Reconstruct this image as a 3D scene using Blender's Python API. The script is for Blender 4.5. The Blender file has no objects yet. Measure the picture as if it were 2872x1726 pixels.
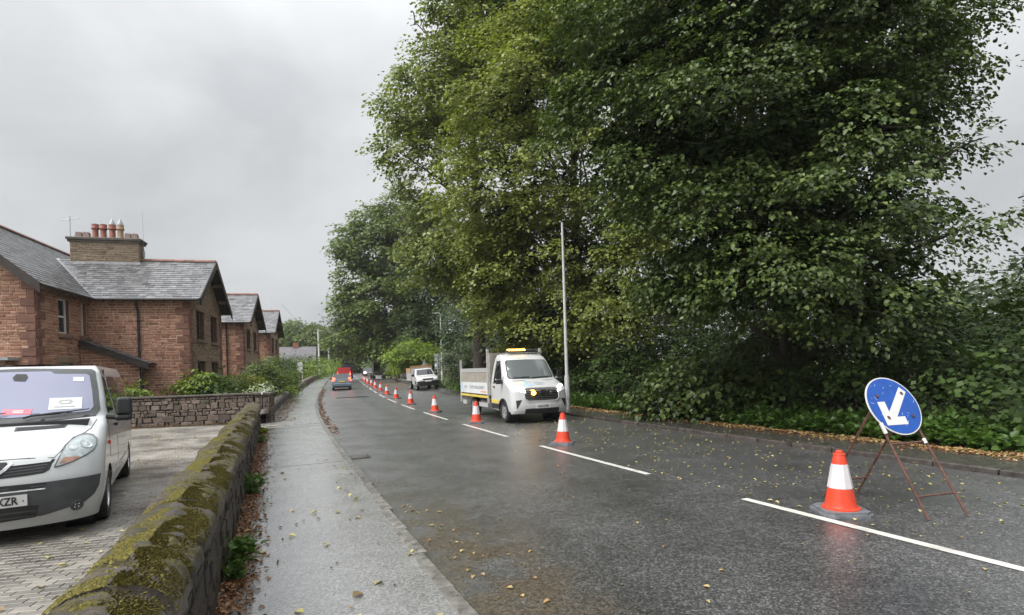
import bpy, math, random
import numpy as np
from mathutils import Vector, Matrix
from mathutils.geometry import delaunay_2d_cdt
random.seed(7); rng = np.random.default_rng(11)
scene = bpy.context.scene
COL = scene.collection
CAM_H = 1.82
# ---------------------------------------------------------------- camera
cam_d = bpy.data.cameras.new('camera')
cam_d.sensor_width = 36.0
cam_d.lens = 36.0 * 1546.0 / 2872.0
cam_d.shift_y = 169.5 / 2872.0
cam_d.clip_start = 0.05; cam_d.clip_end = 4000
cam = bpy.data.objects.new('camera', cam_d); COL.objects.link(cam)
_r = 0.0314
_cr, _sr = math.cos(_r), math.sin(_r)
cam.matrix_world = Matrix(((_cr, _sr, 0, 0), (0, 0, -1, 0), (-_sr, _cr, 0, CAM_H), (0, 0, 0, 1)))
scene.camera = cam
# ---------------------------------------------------------------- world: overcast sky
world = bpy.data.worlds.new('World'); scene.world = world; world.use_nodes = True
SUN_EL, SUN_AZ = math.radians(48), math.radians(232)      # azimuth clockwise from +Y
wt = world.node_tree; wn = wt.nodes; wl = wt.links
wn.clear()
w_out = wn.new('ShaderNodeOutputWorld'); w_bg = wn.new('ShaderNodeBackground')
w_sky = wn.new('ShaderNodeTexSky'); w_sky.sky_type = 'NISHITA'; w_sky.sun_disc = False
w_sky.sun_elevation = SUN_EL; w_sky.sun_rotation = SUN_AZ; w_sky.dust_density = 4.0; w_sky.air_density = 1.0
w_hsv = wn.new('ShaderNodeHueSaturation'); w_hsv.inputs['Saturation'].default_value = 0.12
wl.new(w_sky.outputs[0], w_hsv.inputs['Color'])
w_tc = wn.new('ShaderNodeTexCoord')
w_map = wn.new('ShaderNodeMapping'); w_map.inputs['Scale'].default_value = (1.0, 1.0, 2.2)
wl.new(w_tc.outputs['Generated'], w_map.inputs[0])
w_n1 = wn.new('ShaderNodeTexNoise'); w_n1.inputs['Scale'].default_value = 2.1
w_n1.inputs['Detail'].default_value = 5; w_n1.inputs['Roughness'].default_value = 0.5; w_n1.inputs['Distortion'].default_value = 0.35
wl.new(w_map.outputs[0], w_n1.inputs['Vector'])
w_cr = wn.new('ShaderNodeValToRGB')
e = w_cr.color_ramp.elements
e[0].position = 0.36; e[0].color = (1.45, 1.5, 1.56, 1)
e[1].position = 0.62; e[1].color = (1.98, 2.04, 2.09, 1)
wl.new(w_n1.outputs['Fac'], w_cr.inputs[0])
# an overcast dome is brighter towards the zenith than at the horizon
w_sep = wn.new('ShaderNodeSeparateXYZ'); wl.new(w_tc.outputs['Generated'], w_sep.inputs[0])
w_mr = wn.new('ShaderNodeMapRange'); w_mr.inputs['From Min'].default_value = 0.0; w_mr.inputs['From Max'].default_value = 1.0
w_mr.inputs['To Min'].default_value = 1.0; w_mr.inputs['To Max'].default_value = 5.0
w_sq = wn.new('ShaderNodeMath'); w_sq.operation = 'POWER'; w_sq.use_clamp = True; w_sq.inputs[1].default_value = 3.0
wl.new(w_sep.outputs['Z'], w_sq.inputs[0]); wl.new(w_sq.outputs[0], w_mr.inputs['Value'])
w_mul = wn.new('ShaderNodeVectorMath'); w_mul.operation = 'SCALE'
wl.new(w_cr.outputs[0], w_mul.inputs[0]); wl.new(w_mr.outputs[0], w_mul.inputs['Scale'])
w_mix = wn.new('ShaderNodeMix'); w_mix.data_type = 'RGBA'; w_mix.inputs['Factor'].default_value = 0.93
wl.new(w_hsv.outputs[0], w_mix.inputs[6]); wl.new(w_mul.outputs[0], w_mix.inputs[7])
wl.new(w_mix.outputs[2], w_bg.inputs['Color'])
w_bg.inputs['Strength'].default_value = 0.1
wl.new(w_bg.outputs[0], w_out.inputs['Surface'])
# ---------------------------------------------------------------- sun through thick cloud
sun_d = bpy.data.lights.new('sun', 'SUN'); sun_d.energy = 1.4; sun_d.angle = math.radians(40); sun_d.color = (1.0, 0.97, 0.93)
sun = bpy.data.objects.new('sun', sun_d); COL.objects.link(sun)
_sd = Vector((math.sin(SUN_AZ) * math.cos(SUN_EL), math.cos(SUN_AZ) * math.cos(SUN_EL), math.sin(SUN_EL)))
sun.rotation_euler = _sd.to_track_quat('Z', 'Y').to_euler()
vs = scene.view_settings
vs.view_transform = 'Standard'; vs.look = 'None'; vs.exposure = 1.7; vs.gamma = 1.0; vs.use_curve_mapping = False
scene.cycles.use_denoising = True
scene.cycles.max_bounces = 8; scene.cycles.transparent_max_bounces = 8

# ---------------------------------------------------------------- ground profile and road line
TY = [-60, 20, 28, 35, 46, 57, 80, 110, 150, 200, 260, 500, 1500]
TZ = [0, 0, .03, .09, .24, .42, .80, 1.22, 1.66, 2.0, 2.2, 2.4, 2.4]
def rz(y): return float(np.interp(y, TY, TZ))
MY = [-60, 4, 8, 11, 15.6, 21, 27, 32, 38, 43, 55, 70, 90, 180, 230, 300, 360]
MM = [-.47, -.47, -.45, -.433, -.405, -.398, -.37, -.355, -.338, -.325, -.318, -.315, -.308, -.295, -.25, -.05, .1]
_ys = np.arange(-60, 420.01, 0.1)
_ms = np.interp(_ys, MY, MM)
_xs = np.concatenate([[0], np.cumsum((_ms[1:] + _ms[:-1]) * 0.05)])
_xs = _xs - np.interp(12.82, _ys, _xs) + 0.56
def P(y, off, z=0.0):
    """point on the ground at centre-line station y, off metres to the right of the line"""
    m = float(np.interp(y, MY, MM)); x = float(np.interp(y, _ys, _xs)); L = math.hypot(1, m)
    X, Y = x + off / L, y - off * m / L
    return Vector((X, Y, rz(Y) + z))
def heading(y):
    m = float(np.interp(y, MY, MM)); return math.atan2(1.0, m)     # angle of the travel direction

# ---------------------------------------------------------------- scene helpers
def tag(o, label=None, cat=None, group=None, kind=None):
    if label: o['label'] = label
    if cat: o['category'] = cat
    if group: o['group'] = group
    if kind: o['kind'] = kind
    return o
def empty(name, loc=(0, 0, 0), rz_=0.0, M=None):
    o = bpy.data.objects.new(name, None); COL.objects.link(o); o.empty_display_size = 0.2
    if M is not None: o.matrix_world = M
    else: o.location = loc; o.rotation_euler = (0, 0, rz_)
    return o
def link(name, me, parent=None):
    o = bpy.data.objects.new(name, me); COL.objects.link(o)
    if parent is not None: o.parent = parent
    return o
def copy_tree(o, parent=None):
    c = o.copy(); COL.objects.link(c); c.parent = parent
    for ch in list(o.children): copy_tree(ch, c)
    return c

class MB:
    def __init__(s): s.v = []; s.f = []
    def add(s, vs_, fs):
        k = len(s.v); s.v.extend([tuple(p) for p in vs_]); s.f.extend([tuple(i + k for i in q) for q in fs]); return s
    def box(s, c, d, rz_=0.0, M=None, taper=1.0):
        hx, hy, hz = d[0] / 2, d[1] / 2, d[2] / 2; out = []
        for z in (-1, 1):
            t = taper if z > 0 else 1.0
            for x, y in ((-1, -1), (1, -1), (1, 1), (-1, 1)):
                px, py = x * hx * t, y * hy * t
                p = Vector((px * math.cos(rz_) - py * math.sin(rz_), px * math.sin(rz_) + py * math.cos(rz_), z * hz)) + Vector(c)
                out.append(M @ p if M is not None else p)
        return s.add(out, [(0, 3, 2, 1), (4, 5, 6, 7), (0, 1, 5, 4), (1, 2, 6, 5), (2, 3, 7, 6), (3, 0, 4, 7)])
    def cham(s, c, d, b, rz_=0.0, M=None):
        """box with its upper edges chamfered by b"""
        hx, hy, hz = d[0] / 2, d[1] / 2, d[2] / 2; out = []
        for (ex, ey, z) in ((hx, hy, -hz), (hx, hy, hz - b), (hx - b, hy - b, hz)):
            for x, y in ((-1, -1), (1, -1), (1, 1), (-1, 1)):
                px, py = x * ex, y * ey
                p = Vector((px * math.cos(rz_) - py * math.sin(rz_), px * math.sin(rz_) + py * math.cos(rz_), z)) + Vector(c)
                out.append(M @ p if M is not None else p)
        f = [(0, 3, 2, 1), (8, 9, 10, 11)]
        for k in (0, 4):
            for i in range(4):
                j = (i + 1) % 4; f.append((k + i, k + j, k + 4 + j, k + 4 + i))
        return s.add(out, f)
    def tube(s, pts, rad, n=8, cap=True):
        pts = [Vector(p) for p in pts]
        if not hasattr(rad, '__len__'): rad = [rad] * len(pts)
        k0 = len(s.v); up = None
        for i, p in enumerate(pts):
            t = (pts[min(i + 1, len(pts) - 1)] - pts[max(i - 1, 0)])
            t = t.normalized() if t.length > 1e-9 else Vector((0, 0, 1))
            if up is None:
                up = Vector((0, 0, 1)) if abs(t.z) < .9 else Vector((1, 0, 0))
            a = t.cross(up)
            if a.length < 1e-4: a = t.cross(Vector((0.3, 1, 0.2)))
            a.normalize(); b = a.cross(t).normalized(); up = b
            for j in range(n):
                w = 2 * math.pi * j / n
                s.v.append(tuple(p + (a * math.cos(w) + b * math.sin(w)) * rad[i]))
        for i in range(len(pts) - 1):
            for j in range(n):
                j2 = (j + 1) % n
                s.f.append((k0 + i * n + j, k0 + i * n + j2, k0 + (i + 1) * n + j2, k0 + (i + 1) * n + j))
        if cap:
            s.f.append(tuple(k0 + j for j in range(n)))
            s.f.append(tuple(k0 + (len(pts) - 1) * n + j for j in reversed(range(n))))
        return s
    def lathe(s, prof, n=16, M=None, cap=True):
        k0 = len(s.v)
        for r, z in prof:
            for j in range(n):
                w = 2 * math.pi * j / n
                p = Vector((r * math.cos(w), r * math.sin(w), z)); s.v.append(tuple(M @ p if M is not None else p))
        for i in range(len(prof) - 1):
            for j in range(n):
                j2 = (j + 1) % n
                s.f.append((k0 + i * n + j, k0 + i * n + j2, k0 + (i + 1) * n + j2, k0 + (i + 1) * n + j))
        if cap:
            s.f.append(tuple(k0 + j for j in reversed(range(n))))
            s.f.append(tuple(k0 + (len(prof) - 1) * n + j for j in range(n)))
        return s
    def prism(s, poly, t0, t1, fm):
        """polygon (a, b) swept between t0 and t1; fm(a, b, t) -> point"""
        n = len(poly); k = len(s.v)
        s.v.extend([tuple(fm(a, b, t0)) for a, b in poly]); s.v.extend([tuple(fm(a, b, t1)) for a, b in poly])
        s.f.append(tuple(k + i for i in reversed(range(n)))); s.f.append(tuple(k + n + i for i in range(n)))
        for i in range(n):
            j = (i + 1) % n; s.f.append((k + i, k + j, k + n + j, k + n + i))
        return s
    def patch(s, poly, fm, step=0.12, holes=(), th=0.0, flip=False):
        """fill a polygon in a 2-D chart with a fine mesh laid on the surface fm(a, b, lift)"""
        def dens(pl):
            o = []
            for i in range(len(pl)):
                a, b = Vector(pl[i]), Vector(pl[(i + 1) % len(pl)]); k = max(1, int((b - a).length / step + .5))
                o += [a.lerp(b, j / k) for j in range(k)]
            return o
        pts = dens(poly); edges = [(i, (i + 1) % len(pts)) for i in range(len(pts))]; outer = list(pts); n_out = len(pts)
        hl = []
        for h in holes:
            hp = dens(h); k = len(pts); pts += hp; edges += [(k + i, k + (i + 1) % len(hp)) for i in range(len(hp))]; hl.append(hp)
        def inside(p, pl):
            c = False; j = len(pl) - 1
            for i in range(len(pl)):
                if (pl[i][1] > p[1]) != (pl[j][1] > p[1]) and p[0] < (pl[j][0] - pl[i][0]) * (p[1] - pl[i][1]) / (pl[j][1] - pl[i][1]) + pl[i][0]: c = not c
                j = i
            return c
        x0, x1 = min(p[0] for p in outer), max(p[0] for p in outer); y0, y1 = min(p[1] for p in outer), max(p[1] for p in outer)
        nx, ny = int((x1 - x0) / step), int((y1 - y0) / step)
        allp = list(pts)
        for i in range(1, nx + 1):
            for j in range(1, ny + 1):
                q = Vector((x0 + i * step - (step * .5 if j % 2 else 0), y0 + j * step))
                if inside(q, outer) and not any(inside(q, h) for h in hl):
                    if min((q - r).length_squared for r in pts) > (step * .45) ** 2: allp.append(q)
        vv, ee, ff, *_ = delaunay_2d_cdt([Vector((p[0], p[1])) for p in allp], edges, [], 0, 1e-6)
        k = len(s.v)
        s.v.extend([tuple(fm(p[0], p[1], th)) for p in vv])
        for f in ff:
            c = sum((vv[i] for i in f), Vector((0, 0))) / len(f)
            if inside(c, outer) and not any(inside(c, h) for h in hl):
                s.f.append(tuple(k + i for i in (reversed(f) if flip else f)))
        if th > 0:
            k2 = len(s.v)
            for p in outer: s.v.append(tuple(fm(p[0], p[1], th)))
            for p in outer: s.v.append(tuple(fm(p[0], p[1], -0.004)))
            m = len(outer)
            for i in range(m):
                j = (i + 1) % m; q = (k2 + i, k2 + m + i, k2 + m + j, k2 + j); s.f.append(q if not flip else tuple(reversed(q)))
        return s
    def mesh(s, name, mat, smooth=False, angle=None):
        me = bpy.data.meshes.new(name); me.from_pydata(s.v, [], s.f)
        if mat is not None: me.materials.append(mat)
        if smooth or angle:
            me.polygons.foreach_set('use_smooth', [True] * len(me.polygons))
            if angle: me.set_sharp_from_angle(angle=math.radians(angle))
        me.update(); return me
    def build(s, name, mat, parent=None, smooth=False, angle=None):
        return link(name, s.mesh(name, mat, smooth, angle), parent)

# ---------------------------------------------------------------- materials
class NT:
    def __init__(s, name):
        s.m = bpy.data.materials.new(name); s.m.use_nodes = True; s.t = s.m.node_tree; s.t.nodes.clear()
        s.out = s.n('ShaderNodeOutputMaterial')
    def n(s, ty, **kw):
        o = s.t.nodes.new(ty)
        for k, v in kw.items():
            if k.startswith('i_'): o.inputs[k[2:].replace('_', ' ')].default_value = v
            else: setattr(o, k, v)
        return o
    def l(s, a, b): s.t.links.new(a, b); return s
    def coord(s, kind='Object'):
        return s.n('ShaderNodeTexCoord').outputs[kind]
    def pos(s): return s.n('ShaderNodeNewGeometry').outputs['Position']
    def noise(s, vec, scale, detail=4, rough=.55, dist=0.0):
        o = s.n('ShaderNodeTexNoise'); o.inputs['Scale'].default_value = scale; o.inputs['Detail'].default_value = detail
        o.inputs['Roughness'].default_value = rough; o.inputs['Distortion'].default_value = dist
        s.l(vec, o.inputs['Vector']); return o.outputs['Fac']
    def ramp(s, fac, stops):
        o = s.n('ShaderNodeValToRGB'); el = o.color_ramp.elements
        while len(el) < len(stops): el.new(0.5)
        for q, (p, c) in zip(el, stops):
            q.position = p; q.color = (c, c, c, 1) if not hasattr(c, '__len__') else (*c, 1)
        s.l(fac, o.inputs[0]); return o.outputs[0]
    def mix(s, f, a, b, mode='MIX'):
        o = s.n('ShaderNodeMix'); o.data_type = 'RGBA'; o.blend_type = mode
        for sock, val in ((o.inputs[0], f), (o.inputs[6], a), (o.inputs[7], b)):
            if hasattr(val, 'is_linked'): s.l(val, sock)
            elif hasattr(val, '__len__'): sock.default_value = (*val, 1)
            else: sock.default_value = val
        return o.outputs[2]
    def math(s, op, a, b=None, c=None, clamp=False):
        o = s.n('ShaderNodeMath'); o.operation = op; o.use_clamp = clamp
        for i, v in enumerate((a, b, c)):
            if v is None: continue
            if hasattr(v, 'is_linked'): s.l(v, o.inputs[i])
            else: o.inputs[i].default_value = v
        return o.outputs[0]
    def bump(s, h, strength=.3, dist=.01):
        o = s.n('ShaderNodeBump'); o.inputs['Strength'].default_value = strength; o.inputs['Distance'].default_value = dist
        s.l(h, o.inputs['Height']); return o.outputs[0]
    def pbsdf(s, color, rough=.5, metal=0.0, normal=None, **kw):
        o = s.n('ShaderNodeBsdfPrincipled')
        for nm, val in (('Base Color', color), ('Roughness', rough), ('Metallic', metal)):
            if hasattr(val, 'is_linked'): s.l(val, o.inputs[nm])
            elif hasattr(val, '__len__'): o.inputs[nm].default_value = (*val, 1)
            else: o.inputs[nm].default_value = val
        if normal is not None: s.l(normal, o.inputs['Normal'])
        for k, v in kw.items(): o.inputs[k.replace('_', ' ')].default_value = v
        s.l(o.outputs[0], s.out.inputs['Surface']); return o
    def rnd(s):
        a = s.n('ShaderNodeNewGeometry').outputs['Random Per Island']; b = s.n('ShaderNodeObjectInfo').outputs['Random']
        return s.math('FRACT', s.math('ADD', a, b))
def pm(name, col, rough=.5, metal=0.0, nscale=6.0, namt=.12, bump=0.0, bscale=60.0, vary=0.0, dirt=None, rvar=.12, **kw):
    t = NT(name); co = t.coord()
    nz = t.noise(co, nscale, 5)
    lo = tuple(max(0, c * (1 - namt)) for c in col); hi = tuple(min(1, c * (1 + namt)) for c in col)
    c = t.ramp(nz, [(.3, lo), (.7, hi)])
    if vary:
        r = t.rnd(); c = t.mix(1.0, c, t.ramp(r, [(0, 1 - vary), (1, 1 + vary)]), 'MULTIPLY')
    if dirt:
        d = t.noise(co, nscale * .6, 6, .65); c = t.mix(t.ramp(d, [(.52, 0.0), (.72, .75)]), c, dirt)
    r_ = t.ramp(t.noise(co, nscale * 1.7, 4), [(.3, max(.02, rough - rvar)), (.7, min(1, rough + rvar))])
    nrm = t.bump(t.noise(co, bscale, 4), bump, .01) if bump else None
    t.pbsdf(c, r_, metal, nrm, **kw); return t.m
def emis(name, col, strength):
    t = NT(name); o = t.n('ShaderNodeEmission'); o.inputs[0].default_value = (*col, 1); o.inputs[1].default_value = strength
    t.l(o.outputs[0], t.out.inputs['Surface']); return t.m
def glassm(name, tint=(.02, .025, .03), rough=.03, alpha_mix=.25):
    t = NT(name)
    g = t.n('ShaderNodeBsdfPrincipled'); g.inputs['Base Color'].default_value = (*tint, 1); g.inputs['Roughness'].default_value = rough
    g.inputs['Specular IOR Level'].default_value = .8
    tr = t.n('ShaderNodeBsdfTransparent'); tr.inputs[0].default_value = (.75, .8, .8, 1)
    mx = t.n('ShaderNodeMixShader'); mx.inputs[0].default_value = 1 - alpha_mix
    t.l(tr.outputs[0], mx.inputs[1]).l(g.outputs[0], mx.inputs[2]).l(mx.outputs[0], t.out.inputs['Surface']); return t.m
def text_mesh(name, body, size, mat, parent, M, align='CENTER', bold=0.0, sx=1.0, extrude=0.002):
    cu = bpy.data.curves.new(name, 'FONT'); cu.body = body; cu.size = size; cu.align_x = align; cu.align_y = 'CENTER'
    cu.extrude = extrude; cu.offset = bold; cu.resolution_u = 3
    tmp = bpy.data.objects.new(name + '_tmp', cu); COL.objects.link(tmp)
    bpy.context.view_layer.update()
    me = bpy.data.meshes.new_from_object(tmp.evaluated_get(bpy.context.evaluated_depsgraph_get()))
    bpy.data.objects.remove(tmp); bpy.data.curves.remove(cu)
    me.materials.clear(); me.materials.append(mat)
    for v in me.vertices: v.co = M @ Vector((v.co.x * sx, v.co.y, v.co.z))
    me.update(); return link(name, me, parent)
def text_on(name, body, size, mat, parent, fm, a0, b0, sa=1.0, bold=0.0, lift=.006, sx=1.0):
    """flat print wrapped on a chart surface fm(a, b, lift); sa = direction of reading along a"""
    o = text_mesh(name, body, size, mat, parent, Matrix.Identity(4), bold=bold, extrude=0.0, sx=sx)
    for v in o.data.vertices: v.co = Vector(fm(a0 + sa * v.co.x, b0 + v.co.y, lift))
    if sa < 0: o.data.flip_normals()
    o.data.update(); return o
# ================================================================ SETTING
# ---- materials of the ground
def road_material():
    t = NT('wet_asphalt'); pos = t.pos()
    off = t.n('ShaderNodeAttribute', attribute_name='off').outputs['Fac']
    st = t.n('ShaderNodeAttribute', attribute_name='st').outputs['Fac']
    vo = t.n('ShaderNodeTexVoronoi'); vo.inputs['Scale'].default_value = 66; t.l(pos, vo.inputs['Vector']); sp_ = t.n('ShaderNodeSeparateColor'); t.l(vo.outputs['Color'], sp_.inputs[0])
    grain = t.math('ADD', t.math('MULTIPLY', sp_.outputs[0], .55), t.math('MULTIPLY', t.noise(pos, 9, 6, .75), .45))
    mid = t.noise(pos, .9, 6, .62); big = t.noise(pos, .22, 4)
    c = t.ramp(grain, [(.22, (.008, .008, .0079)), (.5, (.032, .032, .0314)), (.68, (.08, .079, .077)), (.85, (.2, .197, .19))])
    c = t.mix(1.0, c, t.ramp(mid, [(.3, .62), (.7, 1.25)]), 'MULTIPLY')
    # worn, paler left lane; reddish mud dropped by the works in the coned-off lane
    n2 = t.noise(pos, .55, 5, .65)
    mud = t.math('MULTIPLY', t.ramp(st, [(0, 0.0), (1, 0.0)]), 1.0)
    sm = t.n('ShaderNodeMapRange', interpolation_type='SMOOTHSTEP'); t.l(st, sm.inputs['Value']); sm.inputs['From Min'].default_value = 38; sm.inputs['From Max'].default_value = 50
    so = t.n('ShaderNodeMapRange', interpolation_type='SMOOTHSTEP'); t.l(off, so.inputs['Value']); so.inputs['From Min'].default_value = .8; so.inputs['From Max'].default_value = 3.2
    mud = t.math('MULTIPLY', t.math('MULTIPLY', sm.outputs[0], so.outputs[0]), t.ramp(n2, [(.42, 0.0), (.6, .8)]))
    c = t.mix(mud, c, (.16, .085, .06))
    # silt washed along the left channel
    ch = t.n('ShaderNodeMapRange', interpolation_type='SMOOTHSTEP'); t.l(off, ch.inputs['Value']); ch.inputs['From Min'].default_value = -2.9; ch.inputs['From Max'].default_value = -3.8
    nr = t.n('ShaderNodeMapRange', interpolation_type='SMOOTHSTEP'); t.l(st, nr.inputs['Value']); nr.inputs['From Min'].default_value = 13; nr.inputs['From Max'].default_value = 6.5
    silt = t.math('MULTIPLY', t.math('MULTIPLY', ch.outputs[0], nr.outputs[0]), t.ramp(t.noise(pos, 1.7, 5, .6), [(.36, .0), (.54, .9)]))
    c = t.mix(silt, c, t.ramp(grain, [(.3, (.026, .019, .012)), (.65, (.095, .07, .045))]))
    rough = t.ramp(mid, [(.3, .34), (.7, .5)])
    rough = t.mix(silt, rough, (.2, .2, .2))
    # polished wheel tracks of the open lane
    tr = t.math('ABSOLUTE', t.math('SUBTRACT', t.math('ABSOLUTE', t.math('ADD', off, 2.15)), .85))
    tr = t.math('MULTIPLY', t.ramp(tr, [(.0, 1.0), (.38, 0.0)]), t.ramp(t.noise(pos, .35, 4), [(.35, .2), (.65, 1.0)]))
    c = t.mix(t.math('MULTIPLY', tr, .3), c, (.022, .022, .022)); rough = t.mix(t.math('MULTIPLY', tr, .6), rough, (.26, .26, .26))
    h = t.math('ADD', t.math('MULTIPLY', grain, 1.0), t.math('MULTIPLY', t.noise(pos, 14, 3), .8))
    nb = t.n('ShaderNodeBump'); nb.inputs['Distance'].default_value = .012; t.l(h, nb.inputs['Height'])
    t.l(t.math('SUBTRACT', .36, t.math('MULTIPLY', silt, .35)), nb.inputs['Strength'])
    b_ = t.pbsdf(c, rough, 0, nb.outputs[0], Specular_IOR_Level=.95, Coat_Roughness=.42, Coat_IOR=1.8)
    t.l(t.ramp(t.noise(pos, .8, 5, .65), [(.32, .4), (.62, 1.0)]), b_.inputs['Coat Weight'])
    t.l(t.bump(grain, .12, .006), b_.inputs['Coat Normal']); return t.m
def pavement_material():
    t = NT('wet_footway'); pos = t.pos()
    vo = t.n('ShaderNodeTexVoronoi'); vo.inputs['Scale'].default_value = 75; t.l(pos, vo.inputs['Vector']); sp_ = t.n('ShaderNodeSeparateColor'); t.l(vo.outputs['Color'], sp_.inputs[0])
    grain = t.math('ADD', t.math('MULTIPLY', sp_.outputs[0], .62), t.math('MULTIPLY', t.noise(pos, 11, 5, .7), .38))
    mid = t.noise(pos, 1.6, 6, .62); big = t.noise(pos, .5, 3)
    c = t.ramp(grain, [(.25, (.07, .07, .07)), (.5, (.165, .164, .16)), (.78, (.36, .357, .353))])
    c = t.mix(.5, c, t.ramp(mid, [(.3, (.125, .124, .121)), (.72, (.23, .228, .223))]))
    rough = t.ramp(mid, [(.3, .13), (.68, .36)])
    h = t.math('ADD', grain, t.math('MULTIPLY', t.noise(pos, 6, 3), 1.6))
    b_ = t.pbsdf(c, rough, 0, t.bump(h, .3, .008), Specular_IOR_Level=.5, Coat_Roughness=.24, Coat_IOR=1.75)
    t.l(t.ramp(t.noise(pos, 1.3, 6, .7), [(.32, .5), (.62, 1.0)]), b_.inputs['Coat Weight'])
    t.l(t.bump(t.math('ADD', grain, t.noise(pos, 5, 4)), .12, .006), b_.inputs['Coat Normal']); return t.m
M_road = road_material(); M_pave = pavement_material()
M_kerb = pm('kerb_concrete', (.125, .119, .107), .32, nscale=9, namt=.5, bump=.4, bscale=50, vary=.25)
M_paint = pm('road_paint', (.55, .54, .50), .35, nscale=7, namt=.1, bump=.25, bscale=90, dirt=(.3, .29, .27))
M_grass = pm('grass_ground', (.055, .085, .022), .9, nscale=1.3, namt=.4, bump=.8, bscale=20)
M_soil = pm('dark_soil', (.035, .026, .018), .9, nscale=2, namt=.4, bump=.9, bscale=16)
M_block = NT('paving_brick')
_c = M_block.ramp(M_block.rnd(), [(0, (.15, .138, .122)), (.5, (.2, .183, .16)), (1, (.255, .235, .205))])
_w = M_block.noise(M_block.pos(), .75, 5, .6)
_c = M_block.mix(1.0, _c, M_block.ramp(_w, [(.36, .55), (.6, 1.15)]), 'MULTIPLY')
_c = M_block.mix(M_block.ramp(M_block.noise(M_block.pos(), 2.3, 6, .7), [(.58, 0.0), (.74, .6)]), _c, (.085, .09, .045))
M_block.pbsdf(_c, M_block.ramp(_w, [(.36, .2), (.6, .5)]), 0, M_block.bump(M_block.noise(M_block.pos(), 60, 4), .2, .01)); M_block = M_block.m
M_joint = pm('joint_sand', (.05, .05, .03), .6, nscale=9, namt=.5, bump=.5, bscale=40)
M_iron = pm('cast_iron', (.05, .05, .05), .35, metal=.6, nscale=9, namt=.3)

def ks(y): return -.17 * max(0.0, min(1.0, (10.5 - y) / 4.5))      # the kerb line eases towards the wall near the camera
def ribbon(name, y_list, offs, z, mat, attrs=True, parent=None, shift=None):
    v, f, ao, as_ = [], [], [], []
    for y in y_list:
        for o in offs:
            v.append(tuple(P(y, o + (shift(y, o) if shift else 0.0), z))); ao.append(o); as_.append(y)
    n = len(offs)
    for i in range(len(y_list) - 1):
        for j in range(n - 1): f.append((i * n + j, i * n + j + 1, (i + 1) * n + j + 1, (i + 1) * n + j))
    me = bpy.data.meshes.new(name); me.from_pydata(v, [], f); me.materials.append(mat)
    if attrs:
        for nm, dat in (('off', ao), ('st', as_)):
            a = me.attributes.new(nm, 'FLOAT', 'POINT'); a.data.foreach_set('value', dat)
    me.polygons.foreach_set('use_smooth', [True] * len(f)); me.update()
    return link(name, me, parent)
YS = list(np.arange(-14, 80, .5)) + list(np.arange(80, 345, 3.0))
road = tag(ribbon('road', YS, [-4.45] + list(np.linspace(-4.2, 4.2, 25)), 0.0, M_road), 'wet dark asphalt road curving gently away between pavements', kind='structure')
# one sheet of ground to the horizon
gv, gf = [], []
gy = [-80, -30, 0, 10, 20, 28, 35, 46, 57, 80, 110, 150, 200, 260, 400, 700, 1500]; gx = [-1500, -500, -150, -60, -25, -10, 0, 10, 25, 60, 150, 500, 1500]
for y in gy:
    for x in gx: gv.append((x, y, rz(y) - .06))
for i in range(len(gy) - 1):
    for j in range(len(gx) - 1): gf.append((i * len(gx) + j, i * len(gx) + j + 1, (i + 1) * len(gx) + j + 1, (i + 1) * len(gx) + j))
m_ = bpy.data.meshes.new('ground'); m_.from_pydata(gv, [], gf); m_.materials.append(M_grass)
tag(link('ground', m_), 'grass ground reaching out to the horizon', kind='structure')
PZ = .08
pavement = tag(ribbon('pavement', YS, list(np.linspace(-6.3, -4.33, 7)), PZ, M_pave, False, None, lambda y, o: ks(y) * (o + 6.3) / 1.97), 'wet grey asphalt pavement between stone wall and kerb', kind='structure')
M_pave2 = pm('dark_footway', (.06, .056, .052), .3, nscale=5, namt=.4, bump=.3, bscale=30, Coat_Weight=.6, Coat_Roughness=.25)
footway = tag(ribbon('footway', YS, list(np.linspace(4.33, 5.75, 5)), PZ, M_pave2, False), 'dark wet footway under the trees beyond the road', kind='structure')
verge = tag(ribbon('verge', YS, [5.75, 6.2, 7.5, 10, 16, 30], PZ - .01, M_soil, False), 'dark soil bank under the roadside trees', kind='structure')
# transverse repair joints in the pavement
def ribbon_quad(name, y0, y1, o0, o1, z, mat, parent, seg=1):
    mb = MB()
    for i in range(seg):
        a, b = y0 + (y1 - y0) * i / seg, y0 + (y1 - y0) * (i + 1) / seg
        mb.add([P(a, o0, z), P(a, o1, z), P(b, o1, z), P(b, o0, z)], [(0, 1, 2, 3)])
    return mb.build(name, mat, parent)
M_tar = pm('tar_joint', (.012, .012, .012), .3, nscale=20, namt=.3)
for y, dy in ((4.75, .012), (12.6, .02), (20.2, .04), (21.0, .04)):
    ribbon_quad('tar_joint', y, y + dy, -6.1, -4.36 + ks(y), PZ + .004, M_tar, pavement)
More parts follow.
